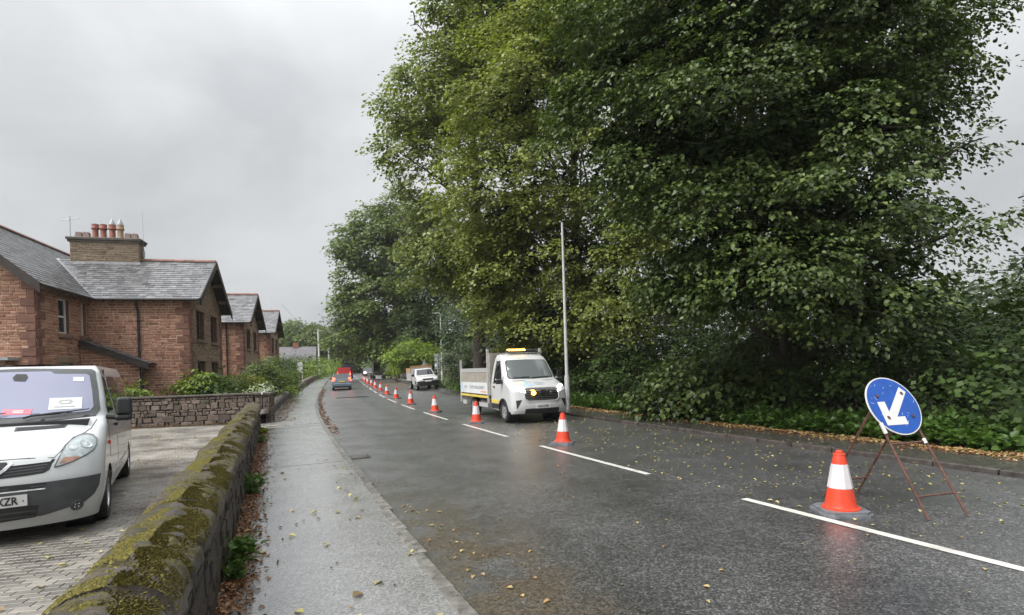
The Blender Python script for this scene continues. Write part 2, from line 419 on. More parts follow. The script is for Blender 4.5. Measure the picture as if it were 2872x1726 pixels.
# kerb stones, one by one
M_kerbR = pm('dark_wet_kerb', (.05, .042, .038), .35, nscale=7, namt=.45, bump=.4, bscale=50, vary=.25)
def kerb(side, parent, y0, y1):
    y = y0; k = 0
    while y < y1:
        m = float(np.interp(y, MY, MM)); L = .9 / math.hypot(1, m)
        e = random.uniform(-.006, .006); gap = .022
        zt = PZ + .012 + random.uniform(-.006, .006)
        mb = MB(); a0, a1 = (side * 4.2, side * 4.335)
        ya, yb = y + gap / 2, y + L - gap / 2
        if side < 0: e += ks(y)
        lo, hi = (min(a0, a1) + e), (max(a0, a1) + e)
        b = .018
        inn = lo if side > 0 else hi
        pts = []
        for z, o0, o1, sh in ((-.12, lo, hi, 0), (zt - b, lo, hi, 0), (zt, lo + b, hi - b, b)):
            pts += [P(ya + sh, o0, z), P(yb - sh, o0, z), P(yb - sh, o1, z), P(ya + sh, o1, z)]
        mb.add(pts, [(8, 11, 10, 9)[::-1]] + [q for k2 in (0, 4) for q in [tuple(reversed((k2 + i, k2 + (i + 1) % 4, k2 + 4 + (i + 1) % 4, k2 + 4 + i))) for i in range(4)]])
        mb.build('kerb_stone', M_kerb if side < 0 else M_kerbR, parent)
        y += L; k += 1
kerb(-1, pavement, 2.2, 75); kerb(1, footway, 4.0, 72)
# far kerbs run on as one length
for s_, par in ((-1, pavement), (1, footway)):
    mb = MB()
    for a in np.arange(75.2 if s_ < 0 else 72.6, 300, 4.0):
        b = a + 4.0; o0, o1 = s_ * 4.2, s_ * 4.335; zt = PZ + .012
        mb.add([P(a, o0, -.02), P(b, o0, -.02), P(b, o0, zt), P(a, o0, zt), P(a, o1, zt), P(b, o1, zt)], [(0, 1, 2, 3), (3, 2, 5, 4)])
    tag(mb.build('far_kerb', M_kerb if s_ < 0 else M_kerbR, par), kind='stuff')
# centre line: 4 m marks, 2 m gaps
arc = [0.0]
_st = np.arange(9.06, 320, .05); _len = np.concatenate([[0], np.cumsum(np.hypot(1, np.interp(_st[:-1], MY, MM)) * .05)])
for k in range(-1, 42):
    s0 = k * 6.0
    if s0 < 0: y0, y1 = 3.55, 7.26
    else: y0, y1 = float(np.interp(s0, _len, _st)), float(np.interp(s0 + 4.0, _len, _st))
    ribbon_quad('centre_line_mark', y0, y1, -.06, .06, .006, M_paint, road, 4)
# dark reinstatement patch and a gully grate in the channel
M_patch = pm('fresh_tarmac', (.018, .018, .019), .3, nscale=8, namt=.3, bump=.5, bscale=120)
ribbon_quad('tarmac_patch', 38.2, 39.3, -3.1, -.9, .005, M_patch, road)
gg = MB(); gm = P(13.4, -3.98); gh = heading(13.4)
gg.box((gm.x, gm.y, gm.z + .004), (.5, .44, .012), gh)
gg.build('gully_frame', M_iron, road)
for i in range(7):
    gg = MB(); q = P(13.4 + (i - 3) * .058, -3.98)
    gg.box((q.x, q.y, q.z + .017), (.03, .36, .012), gh); gg.build('gully_bar', M_kerb, road)

# ---- block-paved drive behind the wall
WALL_A = Vector((-2.3, 4.18)); WALL_D = Vector((-.432, 1.0)).normalized()
def wall_x(y): return WALL_A.x - .432 * (y - WALL_A.y)
DZ = .08
mb = MB(); mb.add([(wall_x(-3) - .3, -3, DZ - .007), (wall_x(22.4) + .5, 22.4, DZ - .007), (-26, 22.4, DZ - .007), (-26, -3, DZ - .007)], [(0, 1, 2, 3)])
drive = tag(mb.build('driveway', M_joint), 'brick paved drive under the parked white van', kind='structure')
base = MB().cham((0, 0, 0), (.19, .09, .06), .003).mesh('paving_block', M_block)
ang = math.atan2(.23, 1.0); ca, sa = math.cos(ang), math.sin(ang)
blocks = []
for r in range(-10, 240):
    for q in range(-200, 40):
        a, b = (q + (.5 if r % 2 else 0)) * .2 + .1, r * .1
        X, Y = -2.0 + a * ca - b * sa, 2.2 + a * sa + b * ca
        if Y < 2.6 or Y > 19.9 + .1 * (X + 10): continue
        if X > wall_x(Y) - .5 + (1.2 if Y > 18 else 0) or X < -1.03 * Y - 1.2: continue
        blocks.append((X, Y))
def drive_seen(X, Y):
    u = X / Y; v = (DZ - CAM_H) / Y
    px_, py_ = 1436 + (u * _cr - v * _sr) * 1546, 1032.5 - (u * _sr + v * _cr) * 1546
    if px_ < 5 or py_ > 1715: return False
    # does the wall top hide it?  crossing of the sight line with the wall face
    den = X + .432 * Y
    k = (WALL_A.x + .432 * WALL_A.y - .25) / den if den < 0 else 2
    return not (k < 1 and CAM_H + k * (DZ - CAM_H) < .98)
blocks.sort(key=lambda p: p[0] ** 2 + p[1] ** 2)
rest = MB(); n = 0
for X, Y in blocks:
    dz = DZ - .03 + random.uniform(-.0015, .0015); rr = ang + random.uniform(-.012, .012)
    if n < 298 and drive_seen(X, Y):
        o = link('paving_block', base, drive); o.location = (X, Y, dz); o.rotation_euler = (random.uniform(-.006, .006), random.uniform(-.006, .006), rr); n += 1
    else: rest.cham((X, Y, dz), (.198, .098, .06), .006, rr)
tag(rest.build('paving_field', M_block, drive), kind='stuff')
# ================================================================ WALLS AND HOUSES
def stone_mat(name, cols, rough=.75, mort=None, wet=.0, bump=.6, scale=7, lich=None, obj=True):
    t = NT(name); co = t.pos(); r = t.rnd()
    c = t.ramp(r, [(i / max(1, len(cols) - 1), q) for i, q in enumerate(cols)])
    nz = t.noise(co, scale, 6, .65)
    c = t.mix(1.0, c, t.ramp(nz, [(.25, .62), (.75, 1.35)]), 'MULTIPLY')
    if lich:
        m = t.ramp(t.noise(co, 3.1, 6, .7), [(.5, 0.0), (.66, .8)]); c = t.mix(m, c, lich)
    t.pbsdf(c, rough, 0, t.bump(t.noise(co, 34, 5, .7), bump, .02)); return t.m
def moss_stone(name, base, moss_amt=.5):
    t = NT(name); co = t.pos(); r = t.rnd()
    nz = t.noise(co, 9, 6, .7)
    c = t.ramp(nz, [(.25, tuple(x * .45 for x in base)), (.55, base), (.8, tuple(min(1, x * 1.9) for x in base))])
    c = t.mix(1.0, c, t.ramp(r, [(0, .7), (1, 1.3)]), 'MULTIPLY')
    nrm = t.n('ShaderNodeNewGeometry').outputs['Normal']; sep = t.n('ShaderNodeSeparateXYZ'); t.l(nrm, sep.inputs[0])
    up = t.ramp(sep.outputs['Z'], [(.0, 0.0), (.45, .6), (.8, 1.0)])
    mp = t.n('ShaderNodeMapping'); mp.inputs['Rotation'].default_value = (0, 0, -.408); mp.inputs['Scale'].default_value = (.45, 2.4, 1); t.l(co, mp.inputs[0])
    mn = t.noise(mp.outputs[0], 4.2, 6, .72, .5)
    mask = t.math('MULTIPLY', up, t.ramp(mn, [(.62 - moss_amt * .3, 0.0), (.74 - moss_amt * .3, 1.0)]))
    mc = t.ramp(t.noise(co, 26, 4, .7), [(.3, (.03, .026, .008)), (.5, (.08, .07, .015)), (.72, (.165, .142, .032))])
    c = t.mix(mask, c, mc)
    h = t.math('ADD', t.math('ADD', t.noise(co, 30, 6, .75), t.math('MULTIPLY', t.noise(mp.outputs[0], 9, 5, .7), 2.2)), t.math('MULTIPLY', t.math('MULTIPLY', t.noise(co, 90, 3), mask), .9))
    t.pbsdf(c, t.mix(mask, (.5, .5, .5), (.95, .95, .95)), 0, t.bump(h, .9, .03)); return t.m
M_cope = moss_stone('mossy_coping', (.085, .068, .055), .62)
M_rub = moss_stone('weathered_rubble', (.042, .030, .021), .15)
M_wallcore = pm('wall_core', (.03, .023, .017), .85, nscale=5, namt=.45, bump=.9, bscale=25)
M_moss = NT('moss_tufts')
_c = M_moss.ramp(M_moss.rnd(), [(0, (.045, .038, .009)), (.5, (.115, .1, .018)), (1, (.22, .19, .04))]); M_moss.pbsdf(_c, .9); M_moss = M_moss.m

def irregular_box(mb, c, ex, ey, ez, d, jit=.012, b=.012):
    """stone: c centre of back face, ex/ey in-plane half vectors, ez outward unit, d depth; chamfered and uneven"""
    c, ex, ey, ez = Vector(c), Vector(ex), Vector(ey), Vector(ez)
    ux, uy = ex.normalized(), ey.normalized(); out = []
    js = [(random.uniform(-jit, jit), random.uniform(-jit, jit)) for _ in range(4)]; dj = [random.uniform(-.4, .4) * b for _ in range(4)]
    for lev in range(3):
        for i, (x, y) in enumerate(((-1, -1), (1, -1), (1, 1), (-1, 1))):
            p = c + ex * x + ey * y + ux * js[i][0] + uy * js[i][1]
            if lev == 1: p += ez * (d - b)
            if lev == 2: p += ez * (d + dj[i]) - ux * x * b - uy * y * b
            out.append(p)
    f = [(8, 9, 10, 11)]
    for k in (0, 4):
        for i in range(4):
            j = (i + 1) % 4; f.append((k + i, k + j, k + 4 + j, k + 4 + i))
    mb.add(out, f); return mb
# ---- the mossy boundary wall in the foreground
wall = empty('boundary_wall', (wall_x(10), 10, PZ)); wall.location = (0, 0, 0)
tag(wall, 'long mossy sandstone boundary wall with rounded coping beside the pavement', 'wall')
wd = Vector((WALL_D.x, WALL_D.y, 0)); wn_ = Vector((WALL_D.y, -WALL_D.x, 0))        # along, outwards (pavement side)
W0 = Vector((wall_x(.9), .9, 0)); WLEN = (18.0 - .9) / WALL_D.y; TH = .40
core = MB()
for k in range(24):
    a, b = WLEN * k / 24, WLEN * (k + 1) / 24
    p0, p1 = W0 + wd * a - wn_ * .03, W0 + wd * b - wn_ * .03; q0, q1 = p0 - wn_ * (TH - .06), p1 - wn_ * (TH - .06)
    z0, z1 = -.05, .86
    core.add([(*p.to_2d(), z) for z in (z0, z1) for p in (p0, p1, q1, q0)], [(0, 1, 5, 4), (2, 3, 7, 6), (4, 5, 6, 7), (1, 2, 6, 5), (3, 0, 4, 7)])
core.build('wall_core', M_wallcore, wall)
# coping stones
s = 0.0; k = 0
cope_list = []
while s < WLEN:
    L = random.uniform(.42, .95)
    if s + L > WLEN - .3: L = WLEN - s
    nu, nv = max(4, int(L / .045)), 20; v, f = [], []
    top = .985 + random.uniform(-.025, .025) - .04 * (s / WLEN); wid = TH / 2 + .045 + random.uniform(-.012, .012); tilt = random.uniform(-.02, .02)
    ph = random.uniform(0, 50)
    from mathutils import noise as mno
    ctr0 = W0 + wd * (s + .014) - wn_ * (TH / 2 - .02)
    for i in range(nu + 1):
        t_ = i / nu; e = min(t_, 1 - t_) * L
        rnd_ = max(0.0, 1 - (e / .06)) ** 2 * .05
        for j in range(nv + 1):
            w = math.pi * (j / nv); cx, cz = math.cos(w), math.sin(w) ** .72
            lump = .075 * mno.noise(Vector((ph + t_ * L * 3.2, j * .28, ph))) + .05 * mno.noise(Vector((ph + t_ * L * 11, j * .5, 3.1))) + random.uniform(-.012, .012)
            x = (wid - rnd_) * cx * (1 + lump); z = .80 + (top - .80 - rnd_ + lump * .45) * cz + tilt * cx
            p = ctr0 + wd * ((L - .028) * t_) + wn_ * x
            v.append((p.x, p.y, z))
    n1 = nv + 1
    for i in range(nu):
        for j in range(nv): f.append((i * n1 + j, i * n1 + j + 1, (i + 1) * n1 + j + 1, (i + 1) * n1 + j))
    f.append(tuple(reversed(range(n1)))); f.append(tuple(nu * n1 + j for j in range(n1)))
    f.append((0, nu * n1, nu * n1 + nv, nv))
    m_ = bpy.data.meshes.new('coping_stone'); m_.from_pydata(v, [], f); m_.materials.append(M_cope)
    m_.polygons.foreach_set('use_smooth', [True] * len(f)); m_.set_sharp_from_angle(angle=math.radians(50)); m_.update()
    link('coping_stone', m_, wall); cope_list.append((s, L, top, wid)); s += L
# rubble face towards the pavement, stone by stone
def rubble_face(parent, O, along, outw, length, z0, z1, mat, lmin, lmax, hmin, hmax, dep=.05, maxn=280, name='stone', backmat=None, jit=.015):
    z = z0; cells = []
    while z < z1 - .03:
        h = min(random.uniform(hmin, hmax), z1 - z)
        if z1 - z - h < .04: h = z1 - z
        x = random.uniform(-.1, 0)
        while x < length:
            l = random.uniform(lmin, lmax) * (1.0 if h > (hmin + hmax) / 2 else .8)
            a, b = max(0, x), min(length, x + l)
            if b - a > .04: cells.append((a, b, z, z + h))
            x += l
        z += h
    rest = MB(); n = 0
    for a, b, c, d in cells:
        g = .012
        mb = MB() if n < maxn else rest
        cc = O + along * ((a + b) / 2) + Vector((0, 0, (c + d) / 2))
        irregular_box(mb, cc, along * ((b - a) / 2 - g), Vector((0, 0, (d - c) / 2 - g * .8)), outw, dep * random.uniform(.6, 1.25), min(jit, (d - c) * .16), .014)
        if n < maxn: mb.build(name, mat, parent)
        n += 1
    if rest.v: tag(rest.build('stonework', mat, parent), kind='stuff')
rubble_face(wall, W0 + wd * 1.2 - wn_ * .035, wd, wn_, WLEN - 1.2, PZ - .02, .845, M_rub, .16, .52, .09, .2, .05, 290)
# end of the wall
rubble_face(wall, W0 + wd * (WLEN - .004) - wn_ * .03, -wn_, wd, TH - .05, PZ - .02, .845, M_rub, .14, .3, .12, .2, .035, 20)
# moss cushions: thousands of tiny upright scales over the coping
def moss_tufts():
    v, f = [], []
    for (s, L, top, wid) in cope_list:
        if s > 13.5: break
        dens = 34000 if s < 5 else 9000
        amount = random.choice([.45, .75, 1.0, 1.0, .85])
        cent = [(random.uniform(0, L), random.uniform(-.9, .9), random.uniform(.06, .2)) for _ in range(int(12 * L * amount) + 1)]
        for _ in range(int(dens * L * .35)):
            ca_, cb_, cr_ = random.choice(cent)
            a = ca_ + random.gauss(0, cr_ * .6); x = cb_ * wid + random.gauss(0, cr_ * .6)
            if not (0 < a < L) or abs(x) > wid * .97: continue
            w = math.acos(max(-1, min(1, x / wid))); z = .80 + (top - .80) * math.sin(w) ** .72
            p = W0 + wd * (s + a) - wn_ * (TH / 2 - .02) + wn_ * x; sgn = 1 if x > 0 else -1
            tang = (wn_ * sgn * abs(math.sin(w)) - Vector((0, 0, 1)) * abs(math.cos(w)) * .8 + wd * random.uniform(-.45, .45)).normalized()
            nrm = (wn_ * math.cos(w) + Vector((0, 0, 1)) * (.25 + math.sin(w))).normalized()
            ln = random.uniform(.008, .026); h = random.uniform(.001, .006); r = random.uniform(.0018, .0045)
            sd = tang.cross(nrm).normalized() * r; q = Vector((p.x, p.y, z)) + nrm * .004; k = len(v)
            v += [tuple(q - sd - nrm * .006), tuple(q + sd - nrm * .006), tuple(q + tang * ln * .5 + nrm * h + sd * .8), tuple(q + tang * ln - nrm * .003)]
            f += [(k, k + 1, k + 2), (k, k + 2, k + 3)]
    m_ = bpy.data.meshes.new('moss'); m_.from_pydata(v, [], f); m_.materials.append(M_moss); m_.update()
    return tag(link('moss', m_, wall), kind='stuff')
moss_tufts()

# ---- cross wall with flat coping and pier at the far end of the drive
M_gwall = stone_mat('garden_rubble', [(.10, .072, .056), (.15, .11, .088), (.075, .055, .046), (.2, .155, .125)], .7, lich=(.05, .05, .03))
M_slabcope = pm('coping_slab', (.07, .055, .045), .6, nscale=4, namt=.4, bump=.6, bscale=30, dirt=(.06, .065, .03))
cw = tag(empty('garden_wall'), 'low rubble garden wall with thin coping across the end of the drive', 'wall')
cA, cB = Vector((-9.75, 20.75, 0)), Vector((-20.5, 19.2, 0)); cd = (cB - cA).normalized(); cn = Vector((-cd.y, cd.x, 0))
if cn.y > 0: cn = -cn
cl = (cB - cA).length
mb = MB(); mb.box(((cA + cB) / 2 - cn * .17 + Vector((0, 0, .55))), (cl, .30, 1.14), math.atan2(cd.y, cd.x)); mb.build('wall_core', M_wallcore, cw)
rubble_face(cw, cA + cn * -.02, cd, cn, cl, .02, 1.1, M_gwall, .1, .42, .09, .25, .05, 290, jit=.035)
x = 0.0
while x < cl:
    L = min(random.uniform(.6, 1.0), cl - x); c = cA + cd * (x + L / 2) - cn * .16
    MB().cham((c.x, c.y, 1.155), (L - .012, .44, .06), .012, math.atan2(cd.y, cd.x)).build('coping_slab', M_slabcope, cw); x += L
pier = tag(empty('wall_pier', (0, 0, 0)), 'short square sandstone pier at the corner of the garden wall', 'pier')
pc = Vector((-9.42, 20.95, 0)); pr = math.atan2(cd.y, cd.x)
mb = MB(); mb.box((pc.x, pc.y, .55), (.50, .50, 1.1), pr); mb.build('pier_core', M_wallcore, pier)
for dv, nv_ in ((cd, cn), (-cn, -cd), (cn, cd)):
    rubble_face(pier, pc + nv_ * .245 - dv * .25, dv, nv_, .5, PZ - .02, 1.1, M_gwall, .2, .34, .16, .26, .03, 40)
MB().cham((pc.x, pc.y, 1.15), (.62, .62, .09), .025, pr).build('cap_stone', M_slabcope, pier)
# ---- low wall with half-round copings and iron railings further along the pavement
lw = tag(empty('roadside_wall'), 'low roadside wall with half-round coping stones in front of the cottage gardens', 'wall')
M_lcope = moss_stone('pale_coping', (.17, .145, .125), .25)
y = 22.4; prev = None; n = 0
mbc = MB(); tot = MB()
while y < 118:
    step = .62 if y < 60 else 3.0
    a, b = P(y, -6.12), P(y + step, -6.12); t_ = (b - a); t_.z = 0; L = t_.length; t_.normalize(); o_ = Vector((t_.y, -t_.x, 0))
    zt = .42 if y < 60 else .62
    q = [a - o_ * .02, b - o_ * .02, b - o_ * .34, a - o_ * .34]
    mbc.add([(p.x, p.y, p.z + z) for z in (-.05, zt) for p in q], [(0, 1, 5, 4), (4, 5, 6, 7), (2, 3, 7, 6)])
    v = []
    for i in range(4):
        p = a.lerp(b, (i / 3) * .975) - o_ * .17; hz = .03 * (1 if i in (0, 3) else 0)
        for j in range(7):
            w = math.pi * j / 6; v.append((p.x + o_.x * .21 * math.cos(w), p.y + o_.y * .21 * math.cos(w), p.z + zt + (.19 - hz) * math.sin(w) ** .8 + random.uniform(-.01, .01)))
    f = [(i * 7 + j, i * 7 + j + 1, (i + 1) * 7 + j + 1, (i + 1) * 7 + j) for i in range(3) for j in range(6)] + [tuple(reversed(range(7))), tuple(21 + j for j in range(7))]
    if y < 60: MB().add(v, f).build('coping_stone', M_lcope, lw, True)
    else: tot.add(v, f)
    y += step
mbc.build('wall_core', M_gwall, lw); tag(tot.build('far_coping', M_lcope, lw, True), kind='stuff')
M_black = pm('black_iron', (.012, .012, .013), .4, nscale=9, namt=.3)
M_whitetip = pm('white_paint', (.72, .72, .70), .45, namt=.06)
rl = tag(empty('iron_railing'), 'black spiked iron railing with pale tips on the low roadside wall', 'railing')
for i, y in enumerate(np.arange(22.6, 27.6, .145)):
    p = P(y, -6.29); tall = i % 2 == 0
    h = .62 if tall else .5
    mb = MB(); mb.tube([(p.x, p.y, p.z + .5), (p.x, p.y, p.z + .5 + h)], .012, 6)
    bar = mb.build('bar', M_black, rl)
    if tall: MB().lathe([(.004, 0), (.02, .03), (.012, .07), (.001, .13)], 6, Matrix.Translation((p.x, p.y, p.z + .5 + h))).build('spike', M_whitetip, bar)
for z in (.62, 1.0):
    mb = MB(); mb.tube([P(y, -6.29, z) for y in np.arange(22.5, 27.8, .5)], .018, 6); mb.build('rail', M_black, rl)
mb = MB(); a, b = P(24.4, -6.32, .56), P(27.4, -6.32, .56)
mb.add([a, b, b + Vector((0, 0, .4)), a + Vector((0, 0, .4)), a + Vector((-.02, 0, 0)), b + Vector((-.02, 0, 0)), b + Vector((-.02, 0, .4)), a + Vector((-.02, 0, .4))], [(0, 1, 2, 3), (7, 6, 5, 4), (3, 2, 6, 7)])
mb.build('backing_panel', M_black, rl)

# ---------------------------------------------------------------- houses
M_red = stone_mat('red_sandstone', [(.27, .125, .082), (.38, .19, .13), (.2, .092, .064), (.44, .245, .175), (.31, .148, .098)], .8, bump=.5, scale=11)
M_tan = stone_mat('tan_sandstone', [(.25, .17, .115), (.32, .225, .155), (.21, .135, .09), (.27, .17, .11)], .8, bump=.5, scale=9)
M_quoin = stone_mat('dark_quoin', [(.15, .07, .05), (.2, .095, .066), (.13, .06, .045)], .75, bump=.8, scale=6)
M_mort = pm('lime_mortar', (.6, .42, .3), .9, nscale=5, namt=.18, bump=.5, bscale=60)
M_mort2 = pm('tan_mortar', (.42, .33, .24), .9, nscale=5, namt=.18, bump=.5, bscale=60)
M_slate = NT('wet_slate')
_r = M_slate.rnd(); _c = M_slate.ramp(_r, [(0, (.09, .09, .096)), (.5, (.145, .145, .151)), (.93, (.2, .198, .2)), (1, (.06, .055, .05))])
_c = M_slate.mix(1.0, _c, M_slate.ramp(M_slate.noise(M_slate.pos(), 5, 6, .7), [(.3, .6), (.7, 1.35)]), 'MULTIPLY')
M_slate.pbsdf(_c, M_slate.ramp(M_slate.noise(M_slate.pos(), 2.2, 4), [(.3, .2), (.7, .38)]), 0, M_slate.bump(M_slate.noise(M_slate.pos(), 40, 4), .25, .01), Specular_IOR_Level=.6); M_slate = M_slate.m
M_ridge = pm('clay_ridge', (.2, .088, .062), .6, nscale=4, namt=.3, bump=.4, vary=.2)
M_lead = pm('lead_flashing', (.32, .33, .35), .4, nscale=4, namt=.2, bump=.3)
M_timber = pm('dark_timber', (.035, .026, .022), .55, nscale=5, namt=.4, bump=.4)
M_wframe = pm('white_frame', (.72, .72, .70), .4, namt=.06)
M_bframe = pm('brown_frame', (.055, .024, .02), .4, namt=.2)
M_pane = glassm('window_pane', (.03, .035, .045), .05, .0)
M_sill = stone_mat('sandstone_sill', [(.15, .09, .06), (.22, .15, .11)], .7, bump=.9, scale=6)
M_pipe = pm('black_pipe', (.02, .019, .02), .45, nscale=6, namt=.3)
M_buffpot = pm('buff_pot', (.30, .2, .12), .7, nscale=6, namt=.25); M_redpot = pm('red_pot', (.25, .085, .06), .65, nscale=6, namt=.25); M_greypot = pm('grey_pot', (.22, .16, .14), .8, nscale=6, namt=.25)
M_chim = stone_mat('chimney_brick', [(.2, .15, .105), (.26, .2, .145), (.16, .115, .085)], .85, scale=9, lich=(.1, .09, .05))
M_steel = pm('galvanised_steel', (.42, .43, .44), .42, metal=.55, nscale=5, namt=.12)

def stone_wall(name, par, mats, O, U, N, zt, length, z0, holes, course=(.11, .2), lens=(.16, .5), maxn=0, quoins=(), depth=.028):
    """coursed stone face: O origin, U unit along, N unit out, zt(s) top height, holes [(s0,s1,z0,z1)]"""
    mstone, mmort = mats; O, U, N = Vector(O), Vector(U), Vector(N)
    # mortar bed with real openings
    pts = [(0, z0), (length, z0)]
    samples = [i * length / 24 for i in range(25)]
    top = [(s, zt(s)) for s in reversed(samples)]
    poly = pts + [q for q in top]
    slim = []
    for q in poly:
        if len(slim) >= 2 and abs((slim[-1][0] - slim[-2][0]) * (q[1] - slim[-2][1]) - (slim[-1][1] - slim[-2][1]) * (q[0] - slim[-2][0])) < 1e-6: slim[-1] = q
        else: slim.append(q)
    hs = [[(a, c), (b, c), (b, d), (a, d)] for a, b, c, d in holes]
    fm = lambda a, b, l: O + U * a + Vector((0, 0, b)) + N * l
    flip = U.cross(Vector((0, 0, 1))).dot(N) < 0
    par = MB().patch(slim, fm, 1.5, hs, 0.0, flip).build(name, mmort, par)
    for a, b, c, d in holes:      # reveals
        mb = MB(); dp = -.22
        for p, q in (((a, c), (b, c)), ((b, c), (b, d)), ((b, d), (a, d)), ((a, d), (a, c))):
            mb.add([fm(*p, .0), fm(*q, .0), fm(*q, dp), fm(*p, dp)], [(0, 1, 2, 3)] if not flip else [(3, 2, 1, 0)])
        mb.build('reveal', M_quoin, par)
    qz = z0; k = 0; qrects = []
    for (side, mq) in quoins:
        z = z0; k = 0
        while z < zt(0.02 if side == 0 else length - .02) - .15:
            h = random.uniform(.26, .34); l = .5 if k % 2 == 0 else .27
            l *= random.uniform(.85, 1.12); a, b = (0, l) if side == 0 else (length - l, length)
            zz = min(z + h, zt((a + b) / 2))
            qrects.append((a, b, z, zz)); mb = MB()
            irregular_box(mb, fm((a + b) / 2, (z + zz) / 2, -.01), U * ((b - a) / 2 - .006), Vector((0, 0, (zz - z) / 2 - .008)), N, .055 + random.uniform(-.01, .015), .012, .014); mb.build('quoin', mq, par)
            z += h; k += 1
    z = z0; n = 0; rest = MB(); cells = []
    while z < max(zt(s) for s in samples) - .05:
        h = random.uniform(*course); zc = z + h / 2
        ok = [s for s in np.arange(0, length, .02) if zt(s) > z + h - .02]
        if not ok: z += h; continue
        lo, hi = ok[0], ok[-1] + .02
        blocked = [(a - .01, b + .01) for a, b, c, d in list(holes) + qrects if c < zc < d]
        segs = [(lo, hi)]
        for a, b in blocked:
            ns = []
            for p, q in segs:
                if b <= p or a >= q: ns.append((p, q))
                else:
                    if a - p > .03: ns.append((p, a))
                    if q - b > .03: ns.append((b, q))
            segs = ns
        for p, q in segs:
            x = p
            while x < q - 1e-4:
                l = random.uniform(*lens); r = min(x + l, q)
                if q - r < .1: r = q
                cells.append((x, r, z, z + h)); x = r
        z += h
    for (x, r, c, d) in cells:
        mb = MB() if n < maxn else rest
        g = .015
        irregular_box(mb, fm((x + r) / 2, (c + d) / 2, -.01), U * max(.008, (r - x) / 2 - g), Vector((0, 0, max(.008, (d - c) / 2 - g))), N, depth * random.uniform(.8, 1.5), .006, .008)
        if n < maxn: mb.build('stone', mstone, par)
        n += 1
    if rest.v: tag(rest.build('stonework', mstone, par), kind='stuff')
def window(par, O, U, N, a, b, c, d, frame, style='sash', sill=True):
    O, U, N = Vector(O), Vector(U), Vector(N); Z = Vector((0, 0, 1))
    fm = lambda s, z, l: O + U * s + Z * z + N * l
    w = MB()
    def bar(x0, x1, z0, z1, l0=-.17, l1=-.11):
        w.prism([(x0, z0), (x1, z0), (x1, z1), (x0, z1)], l0, l1, fm)
    t = .06
    if style == 'sash':
        bar(a, a + t, c, d); bar(b - t, b, c, d); bar(a + t, b - t, c, c + .09); bar(a + t, b - t, d - t, d); m = (c + d) / 2; bar(a + t, b - t, m - .03, m + .035, -.17, -.095)
    else:
        mid = (a + b) / 2
        bar(a, a + t, c, d); bar(b - t, b, c, d); bar(a + t, b - t, c, c + t); bar(a + t, b - t, d - t, d); bar(mid - .09, mid + .09, c + t, d - t, -.17, -.02)
        for q in (a + (mid - a) * .5, mid + (b - mid) * .5): bar(q - .02, q + .02, c + t, d - t, -.17, -.12)
    win = w.build('window', frame, par)
    MB().prism([(a + .02, c + .02), (b - .02, c + .02), (b - .02, d - .02), (a + .02, d - .02)], -.19, -.155, fm).build('pane', M_pane, win)
    if sill:
        mb = MB(); irregular_box(mb, fm((a + b) / 2, c - .07, -.15), U * ((b - a) / 2 + .1), Z * .07, N, .27, .01, .02); mb.build('sill', M_sill, win)
    if sill:
        mb = MB(); irregular_box(mb, fm((a + b) / 2, d + .13, -.02), U * ((b - a) / 2 + .14), Z * .12, N, .06, .008, .01); mb.build('lintel', M_tan, win)
def slate_field(par, O, A, B, n_out, wa, lb, keep, w=.3, ex=.2, maxn=0):
    """A along the eaves, B up the slope; keep(a, b) says whether a slate centre is on the roof"""
    O, A, B, n_out = Vector(O), Vector(A), Vector(B), Vector(n_out); rest = MB(); n = 0; items = []
    rows = int(lb / ex) + 1
    for r in range(rows):
        wr = w * (1.0 - .25 * r / rows)
        a = -(wr / 2 if r % 2 else 0)
        while a < wa:
            ww = wr * random.uniform(.88, 1.1)
            if keep(a + ww / 2, r * ex + ex / 2): items.append((max(a, -.0), min(a + ww, wa), r * ex))
            a += ww
    for a0, a1, b0 in items:
        if a1 - a0 < .04: continue
        mb = MB() if n < maxn else rest; g = .004; b1 = min(b0 + ex * 1.25, lb + .02)
        th = .014; l0 = .022 + random.uniform(0, .006); l1 = .004
        p = [O + A * (a0 + g) + B * (b0 + random.uniform(-.006, .006)), O + A * (a1 - g) + B * (b0 + random.uniform(-.006, .006)), O + A * (a1 - g) + B * b1, O + A * (a0 + g) + B * b1]
        v = [p[0] + n_out * (l0 - th), p[1] + n_out * (l0 - th), p[2] + n_out * (l1 - th * .5), p[3] + n_out * (l1 - th * .5), p[0] + n_out * l0, p[1] + n_out * l0, p[2] + n_out * l1, p[3] + n_out * l1]
        f = [(4, 5, 6, 7), (0, 1, 5, 4), (1, 2, 6, 5), (3, 0, 4, 7)]
        if A.cross(B).dot(n_out) < 0: f = [tuple(reversed(q)) for q in f]
        mb.add(v, f)
        if n < maxn: mb.build('slate', M_slate, par)
        n += 1
    if rest.v: tag(rest.build('slating', M_slate, par), kind='stuff')

